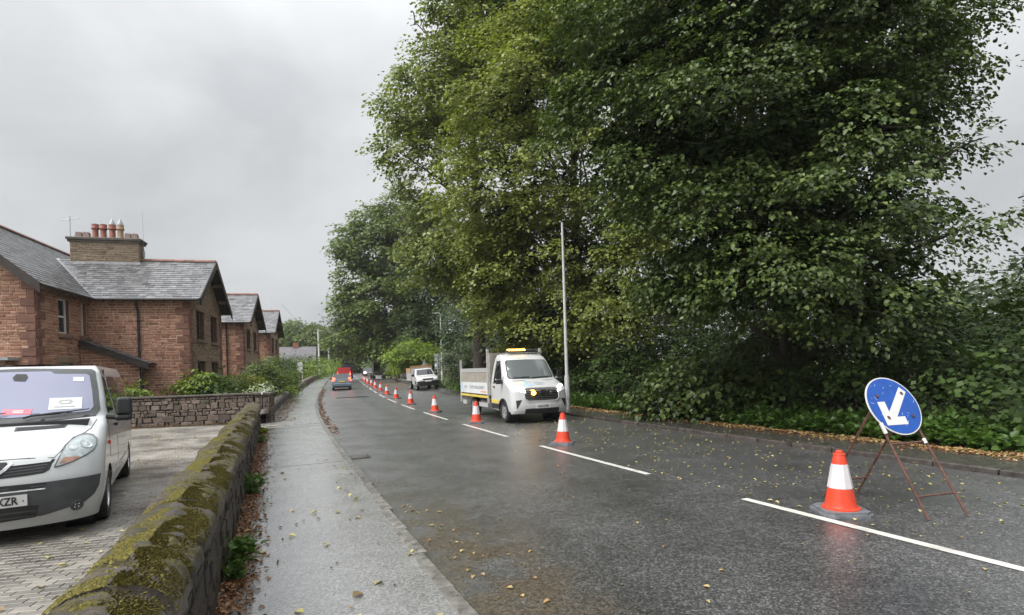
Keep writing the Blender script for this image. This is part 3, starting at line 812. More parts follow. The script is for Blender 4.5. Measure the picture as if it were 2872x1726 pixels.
E1 = Vector((-.29, 1, 0)).normalized(); E2 = Vector((-1, -.29, 0)).normalized()
HN = Vector((-14.2, 24.4, 0)); GW, SW = 6.05, 3.85
EAVE, RIDGE = 5.24, 7.5; TANM = (RIDGE - EAVE) / (GW / 2 + .35)
X_, Y_, Z_ = Vector((1, 0, 0)), Vector((0, 1, 0)), Vector((0, 0, 1))
def house(name, label, N, full, z):
    """local frame: x along the road (away), y away from the road; road-side gable at y = 0"""
    M = Matrix(((E1.x, E2.x, 0, N.x), (E1.y, E2.y, 0, N.y), (0, 0, 1, z), (0, 0, 0, 1)))
    h = empty(name, M=M); tag(h, label, 'house', 'sandstone cottages along the road')
    far = not full
    wall_top = 5.3; zt_g = lambda s: 5.3 + (GW / 2 - abs(s - GW / 2)) * TANM - .02; zt_s = lambda s: 5.3
    LEN = SW if full else 7.5
    crs, lns = ((.075, .15), (.13, .42)) if full else ((.13, .24), (.25, .65))
    wins = [(1.08, 2.5, 3.55, 4.9), (3.75, 5.1, 3.55, 4.9), (1.08, 2.5, 1.1, 2.55), (3.75, 5.1, 1.1, 2.55)]
    stone_wall('road_gable', h, (M_tan, M_mort2), (0, 0, 0), X_, -Y_, zt_g, GW, -.3, wins, crs, lns, 60 if full else 0, [(0, M_quoin), (1, M_quoin)])
    for a, b, c, d in wins: window(h, (0, 0, 0), X_, -Y_, a, b, c, d, M_bframe, 'mull')
    stone_wall('side_wall', h, (M_red, M_mort), (0, 0, 0), Y_, -X_, zt_s, LEN, -.3, [], crs, lns, 150 if full else 0, [(0, M_quoin)])
    # body behind the faces
    bb = MB(); dpt = 9.0
    bb.add([(.3, .3, -.3), (GW - .3, .3, -.3), (GW - .3, dpt, -.3), (.3, dpt, -.3), (.3, .3, 5.2), (GW - .3, .3, 5.2), (GW - .3, dpt, 5.2), (.3, dpt, 5.2), (GW / 2, .3, 7.2), (GW / 2, dpt, 7.2)],
           [(0, 1, 5, 4), (1, 2, 6, 5), (2, 3, 7, 6), (3, 0, 4, 7), (4, 5, 8), (6, 7, 9), (4, 8, 9, 7), (5, 6, 9, 8)]); bb.build('inner_shell', M_mort, h)
    mb = MB(); mb.add([(GW, 0, -.3), (GW, dpt, -.3), (GW, dpt, 5.3), (GW, 0, 5.3)], [(0, 1, 2, 3)]); mb.build('far_side_wall', M_red, h)
    # roof of the main block
    rf = MB(); oh = .5; yl = dpt; th = .07; xe = -.35; xr = GW / 2
    for sgn in (1, -1):
        x0, x1 = (xe, xr) if sgn > 0 else (GW + .35, xr)
        rf.add([(x0, -oh, EAVE - .05), (x1, -oh, RIDGE - .05), (x1, yl, RIDGE - .05), (x0, yl, EAVE - .05), (x0, -oh, EAVE), (x1, -oh, RIDGE), (x1, yl, RIDGE), (x0, yl, EAVE)],
               [(0, 3, 2, 1), (4, 5, 6, 7), (0, 1, 5, 4), (3, 7, 6, 2), (0, 4, 7, 3)] if sgn > 0 else [(1, 2, 3, 0), (7, 6, 5, 4), (4, 5, 1, 0), (2, 6, 7, 3), (3, 7, 4, 0)])
    roof = rf.build('roof', M_timber, h)
    sl = Vector((xr - xe, 0, RIDGE - EAVE)); slen = sl.length; B = sl.normalized(); nout = Vector((-B.z, 0, B.x))
    tanw = .843
    if full: keep = lambda a, b: (a - oh) < 3.5 + (b * B.x) * TANM / tanw + .1
    else: keep = lambda a, b: True
    slate_field(roof, (xe, -oh, EAVE), Y_, B, nout, 7.4 if full else 6.5, slen, keep, .34, .215, 295 if full else 0)
    B2 = Vector((-(GW / 2 + .35), 0, RIDGE - EAVE)).normalized()
    slate_field(roof, (GW + .35, -oh, EAVE), Y_, B2, Vector((B2.z * 1.0, 0, -B2.x)), 6.5, slen, lambda a, b: True, .6, .3, 0)
    # ridge tiles
    for i in range(14 if full else 12):
        y0 = -oh + .01 + i * .46
        if full and 2.62 < y0 < 5.5: continue
        mb = MB(); v = []
        for yy in (y0, y0 + .45):
            for w in range(7):
                q = math.pi * w / 6; v.append((xr + .13 * math.cos(q), yy, RIDGE - .03 + .12 * math.sin(q)))
        mb.add(v, [(j, j + 1, 7 + j + 1, 7 + j) for j in range(6)] + [(0, 1, 2, 3, 4, 5, 6), (13, 12, 11, 10, 9, 8, 7)]); mb.build('ridge_tile', M_ridge, roof, False)
    # barge boards and purlin ends on the road gable
    for sgn in (1, -1):
        x0 = xe if sgn > 0 else GW + .35
        mb = MB(); d0 = Vector((x0, 0, EAVE)); d1 = Vector((xr, 0, RIDGE))
        v = [Vector((p.x, yy, p.z + dz)) for yy in (-oh - .045, -oh + .0) for p, dz in ((d0, -.30), (d1, -.30), (d1, .035), (d0, .035))]
        fs = [(0, 1, 2, 3), (7, 6, 5, 4), (0, 4, 5, 1), (3, 2, 6, 7)]
        mb.add(v, fs); mb.build('barge_board', M_timber, roof)
        for fr in (.3, .62):
            p = d0.lerp(d1, fr); MB().box((p.x, -oh / 2 - .03, p.z - .16), (.14, oh - .06, .16)).build('purlin_end', M_sill, roof)
    # gutter and down pipe
    mb = MB(); mb.tube([(xe - .03, -oh + .05, EAVE - .04), (xe - .03, (SW - .4 if full else 6.5), EAVE - .04)], .055, 8); mb.build('gutter', M_pipe, roof)
    if full:
        for i in range(10):
            yy = -.2 + i * .38; MB().box((xe + .12, yy, EAVE - .1), (.22, .07, .1)).build('rafter_end', M_sill, roof)
        mb = MB(); yp = 1.95
        mb.tube([(xe, yp, EAVE - .06), (xe + .05, yp, EAVE - .2), (-.09, yp, EAVE - .55), (-.09, yp, -.2)], .05, 8)
        dp_ = mb.build('down_pipe', M_pipe, h)
        for z_ in (4.3, 3.0, 1.7): MB().lathe([(.065, -.04), (.065, .04)], 8, Matrix.Translation((-.09, yp, z_))).build('pipe_collar', M_pipe, dp_)
    else:
        mb = MB(); mb.tube([(-.09, 1.0, EAVE - .06), (-.09, 1.0, -.2)], .05, 6); mb.build('down_pipe', M_pipe, h)
    return h
h1 = house('sandstone_house', 'nearest red sandstone cottage with slate roof, chimney pots and a projecting wing', HN, True, .05)
# wing of the nearest cottage, gable towards the camera
wg = h1
WX0, WW = -3.95, 6.8; WRIDGE = 8.4; tanw = (WRIDGE - EAVE) / (WW / 2 + .35)
winA = [(1.55, 2.38, 3.62, 5.0), (3.38, 3.82, 3.62, 5.0), (1.5, 2.6, 1.0, 2.5)]
stone_wall('wing_front', wg, (M_red, M_mort), (WX0, SW, 0), X_, -Y_, lambda s: 5.3, 3.95, -.3, winA, (.075, .145), (.13, .42), 50, [(0, M_quoin)])
for k_, (a, b, c, d) in enumerate(winA): window(wg, (WX0, SW, 0), X_, -Y_, a, b, c, d, M_wframe, 'sash', True)
stone_wall('wing_gable', wg, (M_red, M_mort), (WX0, SW, 0), Y_, -X_, lambda s: 5.3 + (WW / 2 - abs(s - WW / 2)) * tanw - .02, WW, -.3, [], (.075, .145), (.13, .42), 40, [(0, M_quoin)])
wr = MB(); ye, yr = SW - .35, SW + WW / 2; xa, xb = WX0 - .45, 9.0
for y0 in (ye, SW + WW + .35):
    f = [(0, 3, 2, 1), (4, 5, 6, 7), (0, 1, 5, 4), (3, 7, 6, 2), (0, 4, 7, 3)]
    x1c = 0.0 if False else xb
    wr.add([(xa, y0, EAVE - .05), (xa, yr, WRIDGE - .05), (xb, yr, WRIDGE - .05), (xb, y0, EAVE - .05), (xa, y0, EAVE), (xa, yr, WRIDGE), (xb, yr, WRIDGE), (xb, y0, EAVE)], f)
wroof = wr.build('wing_roof', M_timber, wg)
Bw = Vector((0, yr - ye, WRIDGE - EAVE)); bl = Bw.length; Bw.normalize()
def keepw(a, b):
    x, y = xa + a, ye + b * Bw.y
    if x < -.35: return True
    zm = EAVE + (min(x, GW / 2) + .35) * TANM
    return EAVE + b * Bw.z > zm - .12
slate_field(wroof, (xa, ye, EAVE), X_, Bw, Vector((0, -Bw.z, Bw.y)), xb - xa, bl, keepw, .34, .215, 0)
for i in range(27):
    x0 = xa + .01 + i * .46; v = []
    for xx in (x0, x0 + .45):
        for w in range(7):
            q = math.pi * w / 6; v.append((xx, yr - .13 * math.cos(q), WRIDGE - .03 + .12 * math.sin(q)))
    MB().add(v, [(j, j + 1, 7 + j + 1, 7 + j) for j in range(6)] + [(6, 5, 4, 3, 2, 1, 0), (7, 8, 9, 10, 11, 12, 13)]).build('ridge_tile', M_ridge, wroof)
for y0 in (ye, SW + WW + .35):
    v = [Vector((xx, y_, z_ + dz)) for xx in (xa - .045, xa) for y_, z_, dz in ((y0, EAVE, -.34), (yr, WRIDGE, -.34), (yr, WRIDGE, .035), (y0, EAVE, .035))]
    MB().add(v, [(0, 1, 2, 3), (7, 6, 5, 4), (0, 4, 5, 1), (3, 2, 6, 7)]).build('barge_board', M_timber, wroof)
for i in range(11): MB().box((WX0 - .1 + i * .36, ye + .13, EAVE - .1), (.07, .22, .1)).build('rafter_end', M_sill, wroof)
MB().tube([(xa + .02, ye - .03, EAVE - .04), (-.4, ye - .03, EAVE - .04)], .05, 8).build('gutter', M_pipe, wroof)
# lead valley
v0, v1 = Vector((-.33, 3.52, EAVE + .035)), Vector((GW / 2, 3.5 + (GW / 2 + .35) * TANM / .843, RIDGE + .035))
sv = (v1 - v0).normalized().cross(Z_).normalized() * .09
MB().add([v0 - sv, v0 + sv, v1 + sv, v1 - sv, v0 - sv - Z_ * .02, v0 + sv - Z_ * .02], [(0, 1, 2, 3), (4, 5, 1, 0)]).build('lead_valley', M_lead, wroof)
# bay roof at the left edge of the view
MB().box((WX0 - .35, SW + 2.0, 2.62), (.8, 3.0, .09)).build('bay_roof', M_lead, wg)
MB().box((WX0 - .3, SW + 2.0, 1.2), (.6, 2.7, 2.75)).build('bay_front', M_tan, wg)
# chimney on the main ridge
ch = h1
cy0, cy1 = 2.72, 5.5; cx0, cx1 = GW / 2 - .34, GW / 2 + .34; ct = 8.25
stone_wall('chimney_face', ch, (M_chim, M_mort2), (cx0, cy0, 0), Y_, -X_, lambda s: ct, cy1 - cy0, 6.9, [], (.085, .12), (.2, .45), 60)
stone_wall('chimney_face', ch, (M_chim, M_mort2), (cx0, cy0, 0), X_, -Y_, lambda s: ct, cx1 - cx0, 6.9, [], (.085, .12), (.2, .4), 20)
ch = MB().box((GW / 2, (cy0 + cy1) / 2, 7.55), (.6, cy1 - cy0 - .08, 1.4)).build('chimney', M_chim, h1)
MB().box((GW / 2, (cy0 + cy1) / 2, ct + .05), (.84, cy1 - cy0 + .14, .1)).build('oversail', M_slabcope, ch)
MB().cham((GW / 2, (cy0 + cy1) / 2, ct + .16), (.92, cy1 - cy0 + .24, .12), .03).build('stack_cap', M_slabcope, ch)
v = [(GW / 2 - .38, cy0 - .05, 7.05), (GW / 2 - .38, cy1 + .05, 7.05), (GW / 2 - .37, cy1 + .05, 7.34), (GW / 2 - .37, cy0 - .05, 7.34), (GW / 2 - .62, cy0 - .08, 7.12), (GW / 2 - .62, cy1 + .08, 7.12)]
MB().add(v, [(0, 1, 2, 3), (4, 5, 1, 0)]).build('flashing', M_lead, ch)
pots = [(.09, 's'), (.2, 's'), (.325, 'r'), (.444, 'r'), (.575, 'rc'), (.693, 'bc'), (.807, 's'), (.91, 's')]
for fr, kd in pots:
    y_ = cy1 + (cy0 - cy1) * fr; T = Matrix.Translation((GW / 2, y_, ct + .21))
    if kd == 's': MB().lathe([(.19, 0), (.15, .3), (.12, .3), (.12, .2)], 4, T @ Matrix.Rotation(math.pi / 4, 4, 'Z')).build('chimney_pot', M_greypot, ch)
    else:
        pot = MB().lathe([(.15, 0), (.125, .06), (.12, .44), (.165, .48), (.165, .54), (.14, .58), (.15, .7), (.11, .7), (.1, .55)], 14, T).build('chimney_pot', M_redpot if kd[0] == 'r' else M_buffpot, ch, True, 40)
        if 'c' in kd: MB().lathe([(.14, .7), (.13, .76), (.02, 1.0), (.002, 1.02)], 12, T).build('cowl', M_lead, ch, True, 40)
# porch in the corner between wing and side wall
po = h1
pa = Vector((-.95, SW, 3.42)); pb = Vector((-.95, SW - 2.5, 2.38))
dd = (pb - pa).normalized(); nn = Vector((0, -dd.z, dd.y)); nn = nn if nn.z > 0 else -nn
mb = MB(); v = [p + nn * t_ for t_ in (0, .07) for p in (pa, pb, pb + X_ * .95, pa + X_ * .95)]
mb.add(v, [(0, 1, 2, 3), (7, 6, 5, 4), (0, 4, 5, 1), (1, 5, 6, 2)]); proof = mb.build('porch_roof', M_timber, po)
slate_field(proof, pb + nn * .07 + Vector((-.03, 0, 0)), X_, -dd, nn, .98, (pb - pa).length, lambda a, b: True, .3, .2, 0)
v = [pa + Vector((-.03, 0, -.2)), pb + Vector((-.03, 0, -.2)), pb + Vector((-.03, 0, .03)), pa + Vector((-.03, 0, .03))]
MB().add(v + [p + X_ * .05 for p in v], [(0, 1, 2, 3), (7, 6, 5, 4), (0, 4, 5, 1)]).build('porch_fascia', M_timber, po)
stone_wall('porch_wall', po, (M_red, M_mort), (-.75, SW - 2.1, 0), Y_, -X_, lambda s: 2.45 + s * .415, 2.08, -.3, [(1.05, 1.85, -.25, 1.95)], (.1, .18), (.16, .45), 0)
dr = MB().box((-.68, SW - .65, .85), (.06, .8, 2.2)).build('door', M_bframe, po)
MB().tube([(-.74, SW - .95, .95), (-.74, SW - .95, 1.05)], .02, 6).build('handle', M_steel, dr)
MB().box((-.78, SW - .65, 2.05), (.08, 1.0, .12)).build('door_lintel', M_sill, po)
MB().tube([(-.8, SW - 2.2, 2.4), (-.8, SW - 2.2, -.2)], .04, 6).build('down_pipe', M_pipe, po)
# aerials
ae = tag(empty('tv_aerial'), 'television aerial on a mast at the left end of the chimney', 'aerial')
ap = h1.matrix_world @ Vector((GW / 2, cy1 + .1, ct - .3)); MB().tube([ap, ap + Z_ * 1.55], .017, 6).build('mast', M_steel, ae)
MB().tube([ap + Vector((-.35, -.1, 1.35)), ap + Vector((.35, .1, 1.48))], .012, 5).build('boom', M_steel, ae)
for i in range(7):
    c_ = ap + Vector((-.33 + i * .11, -.09 + i * .03, 1.35 + i * .021)); MB().tube([c_ - Vector((-.06, .2, 0)), c_ + Vector((-.06, .2, 0))], .005, 4).build('element', M_steel, ae)
a2 = tag(empty('whip_aerial'), 'thin upright aerial mast at the right end of the chimney', 'aerial')
ap = h1.matrix_world @ Vector((GW / 2, cy0 - .08, ct - .5)); MB().tube([ap, ap + Z_ * 2.1], [.014, .008], 5).build('mast', M_steel, a2)
MB().box(ap + Z_ * .05, (.08, .12, .3)).build('bracket', M_steel, a2)
h2 = house('sandstone_house', 'second sandstone cottage gable, partly hidden behind the nearest cottage', HN + E1 * 12.6, False, rz(36) + .05)
h3 = house('sandstone_house', 'third and farthest sandstone cottage gable in the row', HN + E1 * 24.7, False, rz(47) + .05)
# ================================================================ VEHICLES
def paint(name, col, dirt=(.25, .23, .2), amt=.35):
    t = NT(name); co = t.coord()
    nz = t.noise(co, 2.0, 6, .7); fine = t.noise(co, 60, 3, .7)
    sep = t.n('ShaderNodeSeparateXYZ'); t.l(co, sep.inputs[0])
    low = t.ramp(sep.outputs['Z'], [(.0, 1.0), (.75, 0.0)])
    m = t.math('MULTIPLY', t.math('MULTIPLY', low, t.ramp(t.math('ADD', t.math('MULTIPLY', nz, .7), t.math('MULTIPLY', fine, .3)), [(.35, 0.0), (.65, 1.0)])), amt)
    c = t.mix(m, col, dirt)
    t.pbsdf(c, t.mix(m, (.2, .2, .2), (.6, .6, .6)), 0, t.bump(t.noise(co, 260, 2), .03, .004), Coat_Weight=.5, Coat_Roughness=.06); return t.m
M_vwhite = paint('van_white', (.52, .535, .535)); M_twhite = paint('truck_white', (.5, .51, .51))
M_plas = pm('black_plastic', (.018, .019, .02), .42, nscale=8, namt=.2, bump=.25, bscale=220)
M_gplas = pm('grey_plastic', (.06, .063, .066), .45, nscale=8, namt=.15, bump=.2, bscale=220)
M_tyre = pm('tyre_rubber', (.016, .016, .016), .6, nscale=14, namt=.3, bump=.3, bscale=80)
M_alloy = pm('alloy', (.5, .5, .51), .3, metal=.8, nscale=9, namt=.12)
M_chrome = pm('chrome', (.72, .72, .73), .12, metal=1.0, namt=.04)
M_wglass = glassm('windscreen_glass', (.27, .28, .39), .06, .22)  # lavender base colour stands in for sky reflected in the screen
M_dglass = glassm('dark_glass', (.012, .014, .016), .03, .1)
M_tglass = glassm('tinted_glass', (.05, .045, .045), .04, .12)
M_lens = glassm('clear_lens', (.5, .51, .52), .05, .7)
M_refl = pm('lamp_reflector', (.74, .75, .76), .25, metal=.2, nscale=14, namt=.25)
M_amber = pm('amber_lens', (.75, .22, .04), .2, namt=.08); M_redlens = pm('red_lens', (.55, .02, .015), .2, namt=.1)
M_plate = pm('number_plate_white', (.62, .62, .6), .35, namt=.04); M_yplate = pm('number_plate_yellow', (.72, .52, .03), .35, namt=.05)
M_ink = pm('black_ink', (.012, .012, .012), .5, namt=.1)
M_seat = pm('seat_fabric', (.05, .05, .055), .9, namt=.2); M_dash = pm('dashboard', (.03, .03, .032), .7, namt=.2)
M_headon = emis('headlamp_lit', (1.0, .97, .86), 4.0); M_amberon = emis('amber_beacon_lit', (1.0, .45, .05), 5.0); M_tailon = emis('brake_lamp_lit', (1.0, .06, .03), 3.0)
M_pgrey = pm('faint_print', (.36, .36, .35), .6, namt=.1); M_paper = pm('paper_notice', (.56, .6, .61), .6, namt=.05); M_pinkpaper = pm('pink_notice', (.72, .16, .2), .6, namt=.08)
def interp(t, z): return float(np.interp(z, [p[0] for p in t], [p[1] for p in t]))
class Front:
    """front of a vehicle as x = f(y, z): profile, half width and corner sweep by height"""
    def __init__(s, prof, hw, cr, n):
        s.n = n; s.z = np.arange(-.2, 3.0, .005); k = np.ones(15) / 15
        def sm(t):
            a = np.interp(s.z, [q[0] for q in t], [q[1] for q in t]); pad = np.concatenate([np.full(14, a[0]), a, np.full(14, a[-1])])
            return np.convolve(np.convolve(pad, k, 'same'), k, 'same')[14:-14]
        s.p, s.h, s.c = sm(prof), sm(hw), sm(cr)
    def hw(s, z): return float(np.interp(z, s.z, s.h))
    def x(s, y, z):
        a = min(abs(y) / s.hw(z), 1.0)
        return float(np.interp(z, s.z, s.p)) - float(np.interp(z, s.z, s.c)) * (1 - max(0.0, 1 - a ** s.n) ** (1 / s.n))
    def fm(s, y, z, l=0.0):
        e = .01; yy = max(-s.hw(z) * .985, min(s.hw(z) * .985, y))
        n = Vector((1, -(s.x(yy + e, z) - s.x(yy - e, z)) / (2 * e), -(s.x(yy, z + e) - s.x(yy, z - e)) / (2 * e))).normalized()
        p = Vector((s.x(y, z), y, z)); return p + n * l
    def shell(s, z0, z1, nz=34, ny=25):
        """whole front as a grid running from one flank to the other"""
        v, f = [], []
        for i in range(nz + 1):
            z = z0 + (z1 - z0) * i / nz; h = s.hw(z)
            for j in range(ny):
                q = math.sin(math.pi / 2 * (2 * j / (ny - 1) - 1)); v.append((s.x(q * h, z), q * h, z))
        for i in range(nz):
            for j in range(ny - 1): f.append((i * ny + j, i * ny + j + 1, (i + 1) * ny + j + 1, (i + 1) * ny + j))
        mb = MB(); mb.add(v, f); return mb
def wheel(par, x, y, r, w, side, rim=M_alloy, spokes=5):
    """side +1: outer face towards +y"""
    T = Matrix.Translation((x, y, r)) @ Matrix.Rotation(-math.pi / 2 * side, 4, 'X')
    rr = r * .64
    ty = MB().lathe([(rr, -w / 2), (r * .93, -w / 2), (r * .985, -w * .38), (r, -w * .25), (r, w * .25), (r * .985, w * .38), (r * .93, w / 2), (rr, w / 2), (rr * .97, w * .3)], 28, T, cap=False).build('wheel', M_tyre, par, True, 35)
    rm = MB().lathe([(rr, w * .47), (rr * .93, w * .44), (rr * .9, w * .25), (rr * .3, w * .28), (rr * .25, w * .36), (.001, w * .37)], 28, T, cap=False)
    rm.build('rim', rim, ty, True, 30)
    sp = MB()
    for k in range(spokes):
        a = 2 * math.pi * k / spokes
        R = T @ Matrix.Rotation(a, 4, 'Z'); sp.box((rr * .58, 0, w * .33), (rr * .72, rr * .26, w * .14), M=R)
    sp.build('spokes', rim, ty)
    MB().lathe([(rr * .95, -w * .2), (rr * .9, w * .22), (.001, w * .22)], 20, T, cap=False).build('brake_disc', M_dash, ty)
    return ty
def arch_poly(cx, cz, r, n=12, a0=0.0, a1=math.pi):
    return [(cx + r * math.cos(a0 + (a1 - a0) * i / n), cz + r * math.sin(a0 + (a1 - a0) * i / n)) for i in range(n + 1)]

# ---------------------------------------------------------------- the white van on the drive
VF = Front([(.15, -.14), (.25, -.07), (.35, -.02), (.5, 0), (.7, -.01), (.85, -.05), (.95, -.11), (1.02, -.2), (1.12, -.45), (1.2, -.70), (1.28, -.98), (1.55, -1.30), (1.88, -1.66), (1.95, -1.82), (1.98, -2.1)],
           [(.15, .86), (.4, .93), (.6, .95), (1.0, .945), (1.28, .92), (1.5, .875), (1.8, .81), (1.9, .78), (1.98, .70)],
           [(.15, .40), (.5, .48), (.8, .52), (1.0, .6), (1.28, .42), (1.5, .28), (1.98, .2)], 2.4)
vdir = math.atan2(-.854, .52)
van = tag(empty('white_van', (-5.5, 5.75, DZ), vdir), 'white panel van parked on the brick drive behind the mossy wall', 'van')
VL = -5.2
def van_side(sg):
    def fm(x, z, l=0.0):
        h = VF.hw(z); k = max(0.0, (x - VL - .0) / -VL)
        return Vector((x, sg * (h - .015 * max(0, (-x - 3.5) / 1.5) + l), z))
    return fm
VF.shell(.17, 1.96, 90, 61).build('front_panel', M_vwhite, van, True, 60)
for sg in (1, -1):
    fm = van_side(sg); zs = np.linspace(.2, 1.955, 30)
    edge = [(VF.x(VF.hw(z), z) , z) for z in zs]                       # join with the front
    poly = [(VL, .28), (-4.6, .24)] + [(a, b) for a, b in reversed(arch_poly(-4.36, .31, .37, 12, -.15, math.pi + .15))][:0]
    low = [(VL, .3)] + list(reversed(arch_poly(-4.42, .31, .385, 12, -.05, math.pi + .05))) + list(reversed(arch_poly(-.93, .31, .385, 12, -.05, math.pi + .05)))
    low = [p for p in low if p[0] < edge[0][0] + .5]
    poly = low + [(edge[0][0], .2)] + [e for e in edge[1:]] + [(VL + .03, 1.955)]
    # the front axle arch reaches into the swept corner, so cut the outline where they meet
    cut = [p for p in poly]
    MB().patch(cut, fm, .1, (), 0.0, sg < 0).build('side_panel', M_vwhite, van, True, 60)
    # side glass: cab window and rear tinted window
    MB().patch([(-1.35, 1.32), (-2.05, 1.32), (-2.05, 1.80), (-1.78, 1.80), (-1.42, 1.45)], fm, .1, (), .006, sg < 0).build('cab_window', M_dglass, van, True)
    MB().patch([(-2.3, 1.25), (-3.5, 1.25), (-3.5, 1.80), (-2.3, 1.80)], fm, .1, (), .006, sg < 0).build('side_window', M_tglass, van, True)
    MB().patch([(-3.65, 1.25), (-4.95, 1.25), (-4.95, 1.80), (-3.65, 1.80)], fm, .1, (), .006, sg < 0).build('side_window', M_tglass, van, True)
    MB().patch([(-1.36, .36), (-3.98, .36), (-3.98, .52), (-1.36, .52)], fm, .12, (), .02, sg < 0).build('rubbing_strip', M_vwhite, van)
    MB().patch([(-2.16, .3), (-2.175, .3), (-2.175, 1.85), (-2.16, 1.85)], fm, .3, (), .002, sg < 0).build('door_gap', M_plas, van)
    MB().patch([(-1.12, .75), (-1.135, .75), (-1.1, 1.25), (-1.085, 1.25)], fm, .3, (), .002, sg < 0).build('door_gap', M_plas, van)
    MB().box((-1.98, sg * .95, 1.12), (.2, .03, .04)).build('door_handle', M_plas, van)
    MB().box((-1.0, sg * .955, .95), (.06, .02, .04)).build('side_repeater', M_redlens, van)
    # mirror on its arm
    mr = MB().box((-1.22, sg * 1.10, 1.40), (.13, .19, .23), taper=.86)
    mr.box((-1.22, sg * 1.085, 1.245), (.12, .18, .08), taper=1.05)
    mo = mr.build('wing_mirror', M_plas, van); mo.data.polygons.foreach_set('use_smooth', [False] * len(mo.data.polygons))
    bv = mo.modifiers.new('bevel', 'BEVEL'); bv.width = .035; bv.segments = 3
    MB().tube([(-1.2, sg * .9, 1.27), (-1.21, sg * 1.05, 1.25)], .035, 8).build('mirror_arm', M_plas, van)
    wheel(van, -.93, sg * .825, .325, .215, sg, M_alloy, 5); wheel(van, -4.42, sg * .825, .325, .215, sg, M_alloy, 5)
    MB().lathe([(.40, -.25), (.40, .03)], 20, Matrix.Translation((-.93, sg * .78, .31)) @ Matrix.Rotation(-math.pi / 2 * sg, 4, 'X'), False).build('wheel_housing', M_plas, van)
    MB().lathe([(.40, -.25), (.40, .03)], 20, Matrix.Translation((-4.42, sg * .78, .31)) @ Matrix.Rotation(-math.pi / 2 * sg, 4, 'X'), False).build('wheel_housing', M_plas, van)
# roof, rear, floor
rv, rf_ = [], []
for i in range(9):
    x = -2.05 + (VL + 2.08) * i / 8
    for j in range(13):
        q = 2 * j / 12 - 1; rv.append((x - (.12 * q * q if i == 0 else 0), q * .715, 1.952 + .035 * (1 - q * q) + (0 if i else .004)))
for i in range(8):
    for j in range(12): rf_.append((i * 13 + j, i * 13 + j + 1, (i + 1) * 13 + j + 1, (i + 1) * 13 + j))
MB().add(rv, rf_).build('roof_panel', M_vwhite, van, True)
MB().add([(VL, -.9, .25), (VL, .9, .25), (VL + .03, .72, 1.955), (VL + .03, -.72, 1.955)], [(0, 1, 2, 3)]).build('rear_panel', M_vwhite, van)
MB().box((-2.95, 0, .27), (4.4, 1.5, .06)).build('floor_pan', M_plas, van)
sub = MB(); sub.box((-.85, 0, .25), (.75, 1.35, .12)); sub.build('under_tray', M_plas, van)
fm = VF.fm
mir = lambda pl: [(-a, b) for a, b in reversed(pl)]
# windscreen with dark surround
ws_o = [(-.80, 1.29), (-.4, 1.268), (0, 1.262), (.4, 1.268), (.80, 1.29), (.835, 1.36), (.80, 1.60), (.745, 1.87), (.70, 1.90), (0, 1.925), (-.70, 1.90), (-.745, 1.87), (-.80, 1.60), (-.835, 1.36)]
MB().patch(ws_o, fm, .05, (), .010).build('screen_surround', M_gplas, van, True)
ws_i = [(-.73, 1.345), (0, 1.315), (.73, 1.345), (.765, 1.40), (.735, 1.60), (.69, 1.81), (.65, 1.83), (.33, 1.84), (.28, 1.875), (-.28, 1.875), (-.33, 1.84), (-.65, 1.83), (-.69, 1.81), (-.735, 1.60), (-.765, 1.40)]
MB().patch(ws_i, fm, .05, (), .016).build('windscreen', M_wglass, van, True)
MB().patch([(-.06, 1.76), (.05, 1.75), (.07, 1.8), (.05, 1.84), (-.05, 1.845), (-.08, 1.8)], fm, .05, (), .022).build('interior_mirror', M_dash, van)
MB().patch([(.53, 1.735), (.64, 1.73), (.635, 1.785), (.525, 1.79)], fm, .1, (), .020).build('tax_sticker', M_paper, van)
pn = MB().patch([(.33, 1.385), (.65, 1.38), (.645, 1.52), (.325, 1.525)], fm, .06, (), .020).build('windscreen_notice', M_paper, van)
MB().patch([(.41, 1.475), (.44, 1.497), (.53, 1.497), (.56, 1.475), (.53, 1.445), (.44, 1.445)], fm, .05, [[(.435, 1.474), (.455, 1.486), (.515, 1.486), (.535, 1.474), (.515, 1.458), (.455, 1.458)]], .023).build('emblem_print', M_pgrey, pn)
MB().patch([(.38, 1.408), (.58, 1.406), (.58, 1.418), (.38, 1.42)], fm, .1, (), .023).build('print_line', M_pgrey, pn)
pk = MB().patch([(-.10, 1.355), (.17, 1.345), (.18, 1.405), (-.09, 1.415)], fm, .08, (), .020).build('windscreen_notice', M_pinkpaper, van)
for z_ in (1.385, 1.368): MB().patch([(.0, z_), (.1, z_ - .003), (.1, z_ + .006), (.0, z_ + .009)], fm, .1, (), .023).build('print_line', M_paper, pk)
for y0, y1 in ((.12, .72), (-.62, -.05)):
    wp = MB().tube([fm(y0 + (y1 - y0) * i / 8, 1.30 + .055 * (i / 8) ** 1.3 + (.0 if i else -.02), .045) for i in range(9)], [.014, .012, .012, .016, .016, .012, .009, .008, .006], 6).build('wiper', M_plas, van)
